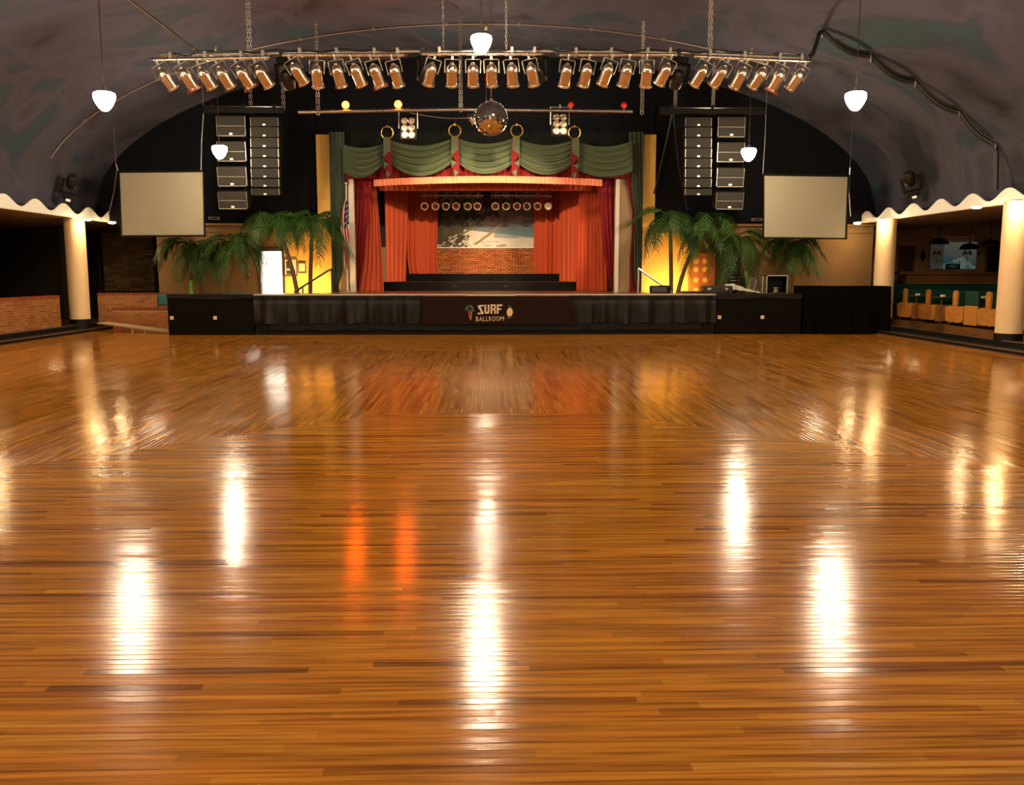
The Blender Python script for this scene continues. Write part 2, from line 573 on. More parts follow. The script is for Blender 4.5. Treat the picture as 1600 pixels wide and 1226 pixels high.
cl = thing('corridor_light', 'bright ceiling light panel inside the corridor beside the stage', 'light', ((XD0 + XD1) / 2 + .1, YB + 1.6, 2.58))
MB().bb((-.4, -.9, -.02), (.4, .9, .02)).build('frame', WHITE, cl)
MB().bb((-.36, -.86, -.03), (.36, .86, -.021)).build('diffuser', mat('lit_diffuser', (1, 1, 1), .4, emit=((1, .97, .90), DOOR_POWER)), cl)

# ---- steps and side aisles
STEPM = mat('step_dark', (.008, .006, .004), .5, spec=.2, noise=(6, (.015, .011, .008), .3))
AISLE = mat('aisle_floor_dark', (.035, .018, .008), .3, noise=(2, (.05, .026, .012), .3))
struct(MB().bb((-24, -9, 0), (XL2, 36, Z2)).bb((XL2, 26.45, 0), (XWL, 36, Z2)).build('floor_left', AISLE), 'raised dark floor of the aisle by the brick wall', 'floor')
struct(MB().bb((XR2, -9, 0), (24, 36, Z2)).build('floor_right', AISLE), 'raised dark floor of the aisle with the booths', 'floor')
for nm, xa, xb, sx in (('trim_3', XL1, XL2, -1), ('trim_4', XR1, XR2, 1)):
    t = struct(thing(nm, 'low dark step edging the dance floor %s' % ('by the brick wall' if sx < 0 else 'by the booths'), 'step', (xa, 0, 0)))
    ye = 25.9 if sx < 0 else 26.4
    MB().bb((min(xa, xb), -9, 0), (max(xa, xb), ye, Z1)).build('tread', STEPM, t, world=True)
    MB().bb((xb - .004, -9, Z1), (xb + .004, ye, Z2 - .001)).build('riser', STEPM, t, world=True)
    MB().bb((xa - .012, -9, Z1 - .012), (xa + .022, ye, Z1 + .004)).build('nosing', ALU, t, world=True)
    MB().bb((xb - .014, -9, Z2 - .012), (xb + .020, ye, Z2 + .004)).build('nosing', ALU, t, world=True)
    MB().bb((xa - .05 if sx > 0 else xa, -9, 0), (xa if sx > 0 else xa + .05, ye, .025)).build('shoe_moulding', WOODDK, t, world=True)
SOFF = mat('soffit_tan', (.36, .23, .11), .8, noise=(1.5, (.30, .19, .09), .3))
struct(MB().bb((-24, -9, ZC), (XCL - .03, 36, ZC + .12)).build('ceiling_left', SOFF), 'low tan soffit over the aisle by the brick wall', 'ceiling')
struct(MB().bb((XCR + .03, -9, ZC), (13.8, 31, ZC + .06)).bb((13.75, -9, ZC), (13.8, 31, 3.4)).bb((13.8, -9, 3.4), (24, 36, 3.5)).build('ceiling_right', SOFF), 'low tan soffit over the booth aisle', 'ceiling')
DIMWALL = mat('dim_tan_wall', (.48, .32, .18), .8, noise=(1.5, (.42, .27, .15), .3))
struct(MB().bb((24, -9, 0), (24.2, 36, 3.5)).build('wall_right', DIMWALL), 'outer wall of the booth aisle', 'wall')
struct(MB().bb((-24.2, -9, 0), (-24, 36, 3.5)).build('wall_left', DIMWALL), 'outer wall of the aisle by the brick wall', 'wall')
struct(MB().bb((-24, -9.2, 0), (24, -9, 8)).build('wall_front', DIMWALL), 'wall behind the viewer across the hall', 'wall')

# pleated folding partition (left, standing at an angle)
pl = MB()
A_, B_ = Vector((-18.6, 33.3)), Vector((-13.1, 28.1))
dv = (B_ - A_); nn = Vector((dv.y, -dv.x)).normalized()
if nn.y > 0: nn = -nn
npl = 44
fp = struct(thing('wall_partition', 'dark pleated folding partition wall behind the brick wall', 'wall', (A_.x, A_.y, Z2)))
PART = mat('partition_dark', (.030, .020, .012), .6, noise=(4, (.02, .013, .008), .3))
for i in range(npl):
    a = A_ + dv * (i / npl); b = A_ + dv * ((i + 1) / npl); mid = (a + b) / 2 + nn * .07
    m = MB()
    for p, q in ((a, mid), (mid, b)):
        m.add([(p.x, p.y, Z2 + .01), (q.x, q.y, Z2 + .01), (q.x, q.y, ZC), (p.x, p.y, ZC), (p.x, p.y + .03, Z2 + .01), (q.x, q.y + .03, Z2 + .01), (q.x, q.y + .03, ZC), (p.x, p.y + .03, ZC)],
              [(0, 1, 2, 3), (4, 7, 6, 5)])
    m.build('panel', PART, fp, world=True)


def bricks(A, B, z0, z1, th, cap=True, core=None, base=(.31, .105, .024), name=None, label=None, cat='wall', hb=.053, lb=.194, parent=None, matb=None, var=.28, st=False):
    """brick wall from A to B (plan), real bricks on the side facing the camera"""
    A = Vector(A); B = Vector(B); d_ = (B - A); ln = d_.length; d_ = d_ / ln
    nrm = Vector((d_.y, -d_.x))
    if nrm.dot(-A) < 0: nrm = -nrm
    M = Matrix(((d_.x, nrm.x, 0, A.x), (d_.y, nrm.y, 0, A.y), (0, 0, 1, 0), (0, 0, 0, 1)))
    root = parent or thing(name, label, cat, (A.x, A.y, z0))
    ztop = z1 - (.075 if cap else 0)
    MB().bb((0, -th, z0), (ln, 0, ztop), M).build('mortar_core', MORTAR if core is None else core, root, world=True)
    m = MB(); m.c = []
    r2 = random.Random(int(ln * 1000))
    z = z0 + .008; k = 0
    while z + hb < ztop + .004:
        x = -(lb + .014) * (k % 2) * .5 - (r2.uniform(0, lb) if st else 0)
        while x < ln:
            L_ = lb * (r2.uniform(.6, 1.9) if st else 1)
            a = max(x, 0.004); b = min(x + L_, ln - .004)
            if b - a > .03:
                pr = .007 + r2.uniform(0, .004 if not st else .02)
                m.bb((a, -.01, z), (b, pr, z + hb), M)
                c = Vector(base) * r2.uniform(1 - var, 1 + var); c.y *= r2.uniform(.85, 1.2)
                m.c += [c] * 8
            x += L_ + .014
        z += hb + .0125; k += 1
    stuff(m.build('stone_course' if st else 'brick_course', matb or BRICKM, root, world=True))
    if cap:                      # soldier course on top
        m = MB(); m.c = []
        x = 0
        while x < ln - .02:
            m.bb((x, -th - .01, ztop), (min(x + .058, ln), .014, z1), M)
            c = Vector((.25, .058, .015)) * r2.uniform(.8, 1.2); m.c += [c] * 8
            x += .066
        stuff(m.build('cap_course', BRICKM, root, world=True))
    return root


struct(bricks((-11.2, 8.0), (-11.2, 23.6), Z2, 1.02, .22, name='wall_brick', label='long low brick wall with a soldier-course top beside the white cornice column'))
struct(bricks((-11.15, 25.75), (-9.35, 26.2), Z2, 1.03, .22, name='wall_brick', label='short low brick wall behind the ramp, taller of the two'))
struct(bricks((-10.55, 25.25), (-8.9, 25.1), 0, .64, .2, name='wall_brick', label='lowest brick wall directly behind the wooden ramp'))
# far left recess: stone wall, dark doorway
struct(bricks((-14.0, 33.0), (-12.2, 33.0), .95, ZC, .2, cap=False, core=mat('stone_mortar', (.09, .06, .03), .9), base=(.24, .145, .062), name='wall_stone',
              label='rough brown stone wall in the dim recess by the stage', hb=.085, lb=.30, matb=STONEM, var=.4, st=True))
struct(MB().bb((-24, 33.2, Z2), (-12, 33.4, ZC)).bb((-14.0, 32.95, Z2), (-12.2, 33.2, .95)).build('wall_recess', mat('recess_dark', (.022, .014, .009), .8)), 'dark wall closing the recess beyond the partition', 'wall')
struct(MB().bb((XWL - .02, YB + .2, Z2), (XWL + .15, 33.2, ZC)).build('wall_return', TANSTUCCO), 'side return of the tan wall toward the stone recess', 'wall')
d = struct(thing('door_2', 'dark doorway beside the stone wall in the recess', 'door', (-14.75, 32.9, Z2)))
MB().bb((0, 0, 0), (.62, .08, 2.05)).build('door_leaf', mat('door_dark', (.018, .010, .006), .4), d)
MB().bb((-.08, -.03, 0), (0, .08, 2.15)).bb((.62, -.03, 0), (.70, .08, 2.15)).bb((-.08, -.03, 2.05), (.70, .08, 2.15)).build('door_frame', mat('door_frame_green', (.02, .035, .028), .5), d)
MB().tube([(.54, -.02, .95), (.54, -.07, .95), (.44, -.07, .95)], .012).build('handle', BRASS, d)

# ---- wave-topped white cornices
for nm, X, crest, sx in (('trim_5', XCL, 22.3, -1), ('trim_6', XCR, 18.97, 1)):
    t = struct(thing(nm, 'white cornice board with a wave-shaped top edge over the %s' % ('brick wall aisle' if sx < 0 else 'booth aisle'), 'cornice', (X, 0, ZC)))
    per = 1.44
    tr = crest + per / 2
    ys = [tr + per * 3 * k for k in range(-8, 3)]
    for a, b in zip(ys[:-1], ys[1:]):
        a = max(a, -9); b = min(b, YB - .02)
        if b - a < .1: continue
        nseg = max(6, int((b - a) / per * 20))
        poly = [(a + .003, 0), (b - .003, 0)]
        for i in range(nseg, -1, -1):
            yy = a + .003 + (b - a - .006) * i / nseg
            q = math.cos(2 * math.pi * (yy - crest) / per)
            poly.append((yy, .215 + .115 * q))
        MB().prism(poly, .03, plan(X - .015, 0, ZC)).build('wave_panel', WHITE, t, world=True)
    MB().bb((X - .03 if sx < 0 else X + .0, -9, ZC - .012), (X if sx < 0 else X + .03, YB, ZC)).build('lower_edge', SOFF, t, world=True)
    # ledge behind the cornice up to the vault springing
    MB().bb((X - .42 if sx < 0 else X + .02, -9, ZC + .005), (X - .02 if sx < 0 else X + .56, YB, ZC + .03)).build('ledge', UPPERBLACK, t, world=True)

# ---- columns
def column(x, y, z, lab, g='round columns along the aisles'):
    t = thing('column', lab, 'column', (x, y, z), group=g)
    MB().lathe([(.262, .26), (.262, ZC - z)], 40).build('shaft', CREAM, t, smooth=True)
    MB().lathe([(.275, 0), (.275, .26), (.262, .262)], 40).build('base', mat('column_base_black', (.005, .004, .003), .45, spec=.2, noise=(8, (.010, .008, .006), .3)), t, smooth=True)
    return t


column(-11.15, 24.6, Z1, 'cream round column with black base beside the brick walls, nearest the stage')
column(10.72, 18.35, Z1, 'cream round column with black base in front of the booths, nearest the viewer in view')
column(10.72, 24.45, Z1, 'cream round column rising behind the black draped table')
for yy in (12.25, 6.15, 0.05):
    column(10.72, yy, Z1, 'cream round column along the booth aisle outside the view')
for yy in (18.5, 12.4, 6.3):
    column(-11.15, yy, Z1, 'cream round column along the brick wall aisle outside the view')


def soffit_light(x, y, lab, grp='small lamps under the cornices'):
    t = thing('soffit_light', lab, 'light', (x, y, ZC), group=grp)
    MB().bb((-.03, -.03, -.004), (.03 + .45 * (1 if x > 0 else -1), .03, .012)).build('bracket', WHITE, t)
    MB().lathe([(.105, -.03), (.115, 0.0)], 20).build('housing', WHITE, t, smooth=True)
    MB().lathe([(.0, -.075), (.07, -.07), (.098, -.05), (.10, -.031)], 20, caps=False).build('lens', SOFFITLAMP, t, smooth=True)


XLR, XLL = 10.42, -10.68
for px, py, lab in ((1339, 356, 'glowing lamp under the cornice, nearest the projection screen over the booth side'),
                    (1377, 350, 'glowing lamp under the cornice at the column behind the draped table'),
                    (1526, 328, 'glowing lamp under the cornice midway between the two booth columns'),
                    (1586, 321, 'glowing lamp under the cornice at the near booth column')):
    soffit_light(XLR, PX(px, py, XLR).y, lab)
for px, py, lab in ((137, 346, 'glowing lamp under the cornice at the column beside the brick walls'),
                    (175, 351, 'glowing lamp under the cornice next to the projection screen by the brick wall')):
    soffit_light(XLL, PX(px, py, XLL).y, lab)
for yy in (13.3, 11.7, 7.2, 5.6):
    soffit_light(XLR, yy, 'lamp under the cornice of the booth aisle outside the view')
for yy in (19.3, 17.7, 13.2, 11.6, 7.1, 5.5):
    soffit_light(XLL, yy, 'lamp under the cornice of the brick wall aisle outside the view')

# ================================================================== STAGE
def interp(tab, y):
    """tab: rows (y, a, b ...) sorted by y"""
    if y <= tab[0][0]: return tab[0][1:]
    for r0, r1 in zip(tab[:-1], tab[1:]):
        if y <= r1[0]:
            q = (y - r0[0]) / (r1[0] - r0[0])
            return tuple(a + (b - a) * q for a, b in zip(r0[1:], r1[1:]))
    return tab[-1][1:]


def curtain(edges, Ya, Yb, nf, amp, seed=0, nu=None, nv=14, zbot=None):
    """pleated cloth; edges = rows (py, pxL, pxR) measured at the mean depth; Ya..Yb = depth from its first to its second side"""
    rr = random.Random(seed)
    ph = [rr.uniform(-.7, .7) for _ in range(nf + 2)]
    am = [rr.uniform(.55, 1.25) for _ in range(nf + 2)]
    Ym = (Ya + Yb) / 2
    nu = nu or nf * 8
    y0, y1 = edges[0][0], edges[-1][0]
    def fn(u, v):
        py = y0 + (y1 - y0) * v
        a, b = interp(edges, py)
        p = P(a + (b - a) * u, py, Ym + 0.0)
        d = P(a + (b - a) * u, py, Ya + (Yb - Ya) * u)
        k = u * nf; i = int(k)
        A = amp * (am[i] + (am[i + 1] - am[i]) * (k - i)) * (.65 + .5 * v)
        o = A * math.sin(2 * math.pi * k + ph[i] + (ph[i + 1] - ph[i]) * (k - i))
        z = d.z
        if zbot is not None and v > .999: z = zbot
        return (d.x, d.y + o, z)
    return MB().grid(fn, nu, nv)


stage = thing('stage', 'low wooden performance stage with a dark gloss deck', 'stage', (-.2, YS, 0))
XS0, XS1 = P(397, 490, YS).x, P(1118, 490, YS).x
XD_, XE_ = wx(520), wx(1000)
MB().bb((XS0, YS, ZST - .06), (XS1, 24.7, ZST)).bb((XD_, 24.7, ZST - .06), (XE_, 33.2, ZST)).build('deck', DARKWOODDECK, stage, world=True)
XA, XB_ = P(729, 462, YS).x, P(805, 462, YS).x
MB().bb((XA, YS - .13, ZST - .05), (XB_, YS + .01, ZST - .002)).build('front_lip', DARKWOODDECK, stage, world=True)
MB().bb((XS0, YS - .012, ZST - .03), (XA, YS, ZST + .003)).bb((XB_, YS - .012, ZST - .03), (XS1, YS, ZST + .003)).bb((XA, YS - .142, ZST - .04), (XB_, YS - .13, ZST - .0005)).build('edge_strip', STEEL, stage, world=True)
MB().bb((XS0, YS + .06, 0), (XS1, 24.7, ZST - .06)).bb((XD_, 24.7, 0), (XE_, 33.2, ZST - .06)).build('base', BLACK, stage, world=True)
n = 70
for i in range(n):                  # upright slats behind the skirt
    x = XS0 + (XS1 - XS0) * (i + .5) / n
    MB().bb((x - .062, YS + .035, .0), (x + .062, YS + .058, .5)).build('slat', BLACK, stage, world=True)
MB().bb((XS0, YS + .005, 0), (XS1, YS + .034, .05)).build('foot_rail', BLACK, stage, world=True)

# gathered skirt (two lengths, banner cloth between them)
def skirt(x0, x1, seed, z0, z1, folds, amp):
    rr = random.Random(seed)
    ks = [rr.uniform(0, 6.28) for _ in range(6)]
    nu = int((x1 - x0) * 40)
    def fn(u, v):
        x = x0 + (x1 - x0) * u
        o = math.sin(x * folds + ks[0]) * .5 + math.sin(x * folds * 1.73 + ks[1]) * .35 + math.sin(x * folds * .47 + ks[2]) * .4
        o += .45 * abs(math.sin(x * folds * .81 + ks[4])) ** 3 - .35 * abs(math.sin(x * folds * .53 + ks[5])) ** 4
        cr = .35 * math.sin(x * folds * .6 + v * 4 * math.sin(x * 1.3) + ks[3])
        z = z1 + (z0 - z1) * v + (.018 * math.sin(x * 7 + ks[5]) * v)
        g = -.012 * math.exp(-((v - .17) / .05) ** 2)
        return (x, YS - .03 - amp * (.35 + .9 * v) * (1 + o * .8 + cr * .6) - g - .01, z)
    return MB().grid(fn, nu, 16)


XK0, XK1 = P(660, 490, YS).x, P(893, 490, YS).x
SKIRTM = mat('plastic_skirt', (.005, .004, .003), .34, spec=.2, noise=(5, (.007, .0055, .004), .3), bump=(14, .12))
BANNERM = mat('banner_cloth', (.016, .006, .004), .8, spec=.15, noise=(8, (.021, .008, .005), .3))
tag(skirt(XS0 + .01, XK0 + .05, 3, .30, ZST - .035, 12, .038).build('stage_skirt', SKIRTM, smooth=True), 'crinkled black stage skirt left of the lettered banner', 'skirt')
tag(skirt(XK1 - .05, XS1 - .01, 5, .30, ZST - .035, 12, .038).build('stage_skirt', SKIRTM, smooth=True), 'crinkled black stage skirt right of the lettered banner', 'skirt')
tag(skirt(XS0 + .4, XS1 - .4, 9, .12, .42, 13, .004).build('under_skirt', mat('under_skirt_cloth', (.006, .006, .004), .6, spec=.2), smooth=True), 'ragged black cloth strip hanging below the stage skirt', 'skirt')
ban = thing('stage_banner', 'dark stage-front banner lettered SURF BALLROOM with palm and pineapple', 'banner', ((XK0 + XK1) / 2, YS - .15, .3))
def banf(u, v):
    x = XK0 + (XK1 - XK0) * u
    return (x, YS - .165 + .008 * math.sin(x * 11) * v, ZST - .05 - (ZST - .05 - .28) * v)
MB().grid(banf, 90, 6).build('cloth', BANNERM, ban, world=True, smooth=True)
YL = YS - .178
LETTER = mat('banner_cream', (.80, .62, .42), .7)


def flat(name, polys, m, par, Y=YL, th=.004):
    mb = MB()
    for poly in polys:
        pts = [P(px, py, Y) for px, py in poly]
        mb.add([(p.x, Y, p.z) for p in pts] + [(p.x, Y + th, p.z) for p in pts],
               [tuple(range(len(pts)))] + [(i, (i + 1) % len(pts), (i + 1) % len(pts) + len(pts), i + len(pts)) for i in range(len(pts))])
    return mb.build(name, m, par, world=True)


def zm(x, y): return (680 + x / 8.889, 450 + y / 8.889)      # coordinates read in the enlarged crop


def quad(x0, y0, x1, y1): return [zm(x0, y0), zm(x1, y0), zm(x1, y1), zm(x0, y1)]


flat('letter_s', [[zm(594, 240), zm(672, 232), zm(672, 254), zm(628, 258), zm(668, 336), zm(672, 360), zm(590, 364), zm(590, 342), zm(640, 340), zm(592, 262)]], LETTER, ban)
flat('letter_u', [[zm(683, 230), zm(707, 230), zm(707, 322), zm(718, 334), zm(729, 322), zm(729, 230), zm(752, 230), zm(752, 336), zm(736, 356), zm(700, 356), zm(683, 336)]], LETTER, ban)
flat('letter_r', [[zm(768, 226), zm(830, 226), zm(842, 240), zm(842, 282), zm(830, 294), zm(842, 306), zm(842, 356), zm(819, 356), zm(819, 312), zm(808, 303), zm(792, 303), zm(792, 356), zm(768, 356)],
                   ], LETTER, ban)
flat('letter_r_hole', [quad(792, 246, 819, 284)], BANNERM, ban, Y=YL - .002)
flat('letter_f', [[zm(855, 226), zm(934, 226), zm(934, 250), zm(879, 250), zm(879, 280), zm(918, 280), zm(918, 302), zm(879, 302), zm(879, 356), zm(855, 356)]], LETTER, ban)
x = 566
for ch, wd in (('B', 42), ('A', 50), ('L', 40), ('L', 36), ('R', 42), ('O', 52), ('O', 52), ('M', 62)):
    cu = bpy.data.curves.new('glyph', 'FONT'); cu.body = ch; cu.extrude = 0
    to = bpy.data.objects.new('glyph', cu); C.objects.link(to)
    dg = bpy.context.evaluated_depsgraph_get()
    me = bpy.data.meshes.new_from_object(to.evaluated_get(dg))
    bpy.data.objects.remove(to)
    xs = [v.co.x for v in me.vertices]; zs = [v.co.y for v in me.vertices]
    x0, x1, z0, z1 = min(xs), max(xs), min(zs), max(zs)
    yb, yt = 460 - (x - 566) * .025, 396 - (x - 566) * .012
    for v in me.vertices:
        pp = P(*zm(x + (v.co.x - x0) / (x1 - x0) * (wd - 8), yb + (v.co.y - z0) / (z1 - z0) * (yt - yb)), YL)
        v.co = (pp.x, YL, pp.z)
    me.materials.append(LETTER)
    o = bpy.data.objects.new('letter_' + ch.lower(), me); C.objects.link(o); o.parent = ban; o.matrix_parent_inverse = PM(ban).inverted()
    sol = o.modifiers.new('thick', 'SOLIDIFY'); sol.thickness = .004
    x += wd + 3
EMBG = mat('emblem_green', (.10, .19, .15), .7)
EMBR = mat('emblem_coral', (.55, .16, .08), .7)
EMBY = mat('emblem_yellow', (.85, .60, .32), .7)
fr = []
for a in (170, 150, 125, 95, 65, 40, 15, -15, 195, 215, -35):
    ca, sa = math.cos(R(a)), math.sin(R(a))
    cx, cy = 478, 280
    ex, ey = cx + 76 * ca, cy - 58 * sa + 34 * abs(ca)
    mx, my = (cx + ex) / 2 + 10 * sa * (-1 if ca < 0 else 1) * 0, (cy + ey) / 2 - 18
    fr.append([zm(cx, cy - 5), zm(mx - 6 * sa, my - 8), zm(ex, ey), zm(mx + 6 * sa, my + 9), zm(cx, cy + 6)])
flat('palm_frond_emblem', fr, EMBG, ban)
flat('palm_trunk_emblem', [[zm(462, 300), zm(474, 300), zm(480, 380), zm(500, 445), zm(488, 448), zm(468, 390)], [zm(488, 310), zm(512, 330), zm(506, 400), zm(498, 446), zm(490, 430), zm(494, 370)]], EMBR, ban)
flat('pineapple_body_emblem', [[zm(1036 + 42 * math.cos(2 * math.pi * k / 20) + 3 * math.sin(2 * math.pi * k / 20), 334 - 60 * math.sin(2 * math.pi * k / 20)) for k in range(20)]], EMBY, ban)
flat('pineapple_leaf_emblem', [[zm(1030, 278), zm(1030 + dx, 278 + dy), zm(1042, 278)] for dx, dy in ((-36, -30), (-22, -48), (6, -54), (32, -44), (44, -24))] +
     [[zm(1030, 395), zm(1036 + dx, 395 + dy), zm(1040, 402)] for dx, dy in ((-58, 8), (-50, 30), (-20, 42), (28, 38), (50, 26), (56, -4))], EMBG, ban)

# side platforms
def platform(px0, px1, lab, depth=1.55, xsplit=2):
    a, b = P(px0, 490, YS).x, P(px1, 490, YS).x
    t = thing('side_platform', lab, 'platform', ((a + b) / 2, YS, 0), group='black platforms beside the stage')
    MB().bb((a + .01, YS + .02, 0), (b - .01, YS + depth, ZST - .03)).build('core', BLACK, t, world=True)
    w_ = (b - a) / xsplit
    for i in range(xsplit):
        for z0, z1 in ((.01, .49), (.505, ZST - .05)):
            MB().chamfer((a + w_ * i + .008, YS - .006, z0), (a + w_ * (i + 1) - .008, YS + .02, z1), .005).build('front_panel', mat('platform_panel', (.0032, .0024, .0018), .55, spec=.08), t, world=True)
    def fl_(u, v):
        x = a + .004 + (b - a - .008) * u
        drop = max(0, v - .35) / .65
        y = YS + .5 - (.53) * min(v / .35, 1) - .012 * math.sin(x * 6) * drop - .01 * drop
        return (x, y, ZST + .002 + .006 * math.sin(x * 5) * (1 - drop) - .12 * drop * (1 + .15 * math.sin(x * 3.3)))
    MB().grid(fl_, 50, 10).build('cloth_flap', mat('flap_cloth', (.012, .008, .0055), .7, spec=.15, noise=(6, (.008, .005, .004), .3)), t, world=True, smooth=True)
    for i in range(xsplit):
        MB().bb((a + w_ * i + .06, YS - .012, .40), (a + w_ * i + .15, YS - .0055, .49)).build('paper_tag', mat('paper_tag', (.75, .55, .28), .7), t, world=True)
    return a, b


platform(262, 397, 'black two-bay side platform nearest the ramp and brick walls')
platform(1118, 1252, 'black two-bay side platform between the stage skirt and the draped table')

# cloth-covered table
a, b = P(1256, 500, YS).x, P(1388, 500, YS).x
t = thing('draped_table', 'tall table fully covered by a plain black cloth, beside the steps', 'table', ((a + b) / 2, YS + .4, 0))
ztop = P(1300, 447, YS).z
y0, y1 = YS - .05, YS + .85
per_ = []
def loop(q):                        # plan outline with rounded corners
    L1, L2 = b - a, y1 - y0
    s_ = q * 2 * (L1 + L2)
    if s_ < L1: return a + s_, y0
    s_ -= L1
    if s_ < L2: return b, y0 + s_
    s_ -= L2
    if s_ < L1: return b - s_, y1
    return a, y1 - (s_ - L1)
def drp(u, v):
    x, y = loop(u % 1.0)
    cx, cy = (a + b) / 2, (y0 + y1) / 2
    fl2 = (.022 + .02 * math.sin(u * 75) + .014 * math.sin(u * 171 + 1)) * v
    x += (x - cx) / (b - a) * 2 * (fl2 + .01); y += (y - cy) / (y1 - y0) * 2 * (fl2 + .01)
    return (x, y, ztop - (ztop - .02) * v)
m = MB().grid(drp, 160, 10)
def tp(u, v): return (a - .01 + (b - a + .02) * u, y0 - .01 + (y1 - y0 + .02) * v, ztop + .004 * math.sin(u * 9) + .002)
m.grid(tp, 12, 8)
m.build('cloth', mat('table_cloth_black', (.0022, .0018, .0014), .9, spec=.05), t, world=True, smooth=True)
MB().bb((a + .04, y0 + .04, ztop - .05), (b - .04, y1 - .04, ztop - .008)).build('tabletop', WOODDK, t, world=True)
for sx in (a + .08, b - .08):
    for sy in (y0 + .08, y1 - .08):
        MB().bb((sx - .02, sy - .02, 0), (sx + .02, sy + .02, ztop - .05)).build('leg', STEEL, t, world=True)
MB().lathe([(.012, 0), (.02, .01), (.018, .05)], 10, Matrix.Translation((b + .03, y0 - .06, 0))).build('caster', ALU, t, world=True)

# ---------------- proscenium
YPR = 26.3
pro = struct(thing('wall_proscenium', 'stucco piers and dark fascia framing the stage opening', 'wall', (-.2, YPR, ZST)))
def pier(pa, pb, ytop, m, nm, Y=YPR, dep=.2, zb=ZST, seg=1):
    A = P(pa, 380, Y).x; B = P(pb, 380, Y).x; zt = P(pa, ytop, Y).z
    return MB().bb((A, Y, zb), (B, Y + dep, zt)).build(nm, m, pro, world=True)
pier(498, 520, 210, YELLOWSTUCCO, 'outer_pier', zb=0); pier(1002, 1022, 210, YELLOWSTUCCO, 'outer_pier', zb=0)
PIER = mat('pier_stucco', (.30, .20, .10), .8, noise=(3, (.28, .19, .10), .3), bump=(7, 1.0))
pier(528, 547, 262, PIER, 'inner_pier', Y=YPR + .02); pier(965, 987, 262, PIER, 'inner_pier', Y=YPR + .02)
PALE = mat('pale_strip', (.70, .62, .50), .6)
pier(546, 554, 262, PALE, 'pale_jamb', Y=YPR - .02); pier(961, 967, 262, PALE, 'pale_jamb', Y=YPR - .02)
A = P(498, 300, YPR).x; B = P(1022, 300, YPR).x
MB().bb((A, YPR + .1, P(700, 262, YPR).z), (B, YPR + .25, P(700, 205, YPR).z)).build('fascia', mat('fascia_dark', (.008, .009, .008), .85, spec=.1), pro, world=True)
MB().bb((A, YPR + .16, P(700, 205, YPR).z), (B, YB + .01, P(700, 160, YPR).z)).build('fascia_upper', UPPERBLACK, pro, world=True)

# side drapes
def cloth(name, lab, cat, edges, Ya, Yb, nf, amp, m, seed=0, group=None, zbot=None, nv=14):
    o = curtain(edges, Ya, Yb, nf, amp, seed, zbot=zbot, nv=nv).build(name, m, smooth=True)
    return tag(o, lab, cat, group)


zf = ZST + .005
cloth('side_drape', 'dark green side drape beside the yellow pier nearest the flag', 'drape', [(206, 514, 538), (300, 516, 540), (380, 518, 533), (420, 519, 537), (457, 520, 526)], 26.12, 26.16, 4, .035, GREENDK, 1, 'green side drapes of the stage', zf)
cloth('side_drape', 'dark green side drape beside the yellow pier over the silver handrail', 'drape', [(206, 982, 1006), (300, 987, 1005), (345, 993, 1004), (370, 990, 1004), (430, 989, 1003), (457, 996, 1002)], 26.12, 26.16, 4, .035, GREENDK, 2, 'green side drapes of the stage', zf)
cloth('side_drape_lining', 'red lining edge of the green drape behind the flag', 'drape', [(268, 536, 545), (300, 533, 541), (330, 525, 537), (400, 530, 536), (440, 524, 528)], 26.2, 26.2, 2, .015, REDTRIM, 3)
cloth('side_drape_lining', 'red lining edge of the green drape opposite the flag', 'drape', [(262, 975, 990), (330, 988, 998), (352, 989, 995), (400, 984, 992), (457, 984, 996)], 26.2, 26.2, 2, .015, REDTRIM, 4)
cloth('stage_curtain', 'dark maroon house curtain gathered beside the flag', 'curtain', [(262, 553, 584), (340, 553, 577), (400, 553, 569), (456, 553, 560)], 26.62, 26.62, 4, .04, MAROON, 5, 'maroon house curtains', zf)
cloth('stage_curtain', 'dark maroon house curtain gathered opposite the flag', 'curtain', [(262, 932, 963), (340, 938, 963), (400, 944, 963), (456, 955, 963)], 26.62, 26.62, 4, .04, MAROON, 6, 'maroon house curtains', zf)
cloth('stage_curtain', 'bright orange-red curtain flaring to the floor beside the maroon one near the flag', 'curtain', [(262, 575, 586), (290, 574, 588), (350, 571, 593), (410, 565, 598), (455, 556, 600)], 26.86, 26.86, 5, .035, REDDRAPE, 7, 'orange-red stage curtains', zf)
cloth('stage_curtain', 'wide bright orange-red curtain on the side opposite the flag', 'curtain', [(262, 905, 948), (350, 903, 947), (455, 900, 949)], 27.9, 27.2, 8, .05, REDDRAPE, 8, 'orange-red stage curtains', zf)
cloth('stage_curtain', 'red curtain standing behind the risers between mural and wide curtain', 'curtain', [(262, 874, 912), (441, 874, 908)], 30.6, 28.9, 5, .05, REDDRAPE, 9, 'orange-red stage curtains')
cloth('stage_curtain', 'dim red back curtain hanging right of the beach mural', 'curtain', [(258, 834, 880), (410, 834, 878), (428, 836, 876)], 32.3, 31.7, 6, .05, REDDRAPE, 10, 'orange-red stage curtains')
cloth('stage_curtain', 'dim red back curtain hanging left of the beach mural', 'curtain', [(258, 634, 685), (410, 637, 683), (428, 640, 685)], 31.7, 32.3, 6, .05, REDDRAPE, 11, 'orange-red stage curtains')
cloth('stage_curtain', 'red curtain left of the back curtain, standing behind the risers', 'curtain', [(258, 600, 640), (441, 604, 634)], 28.9, 30.6, 5, .05, REDDRAPE, 12, 'orange-red stage curtains')

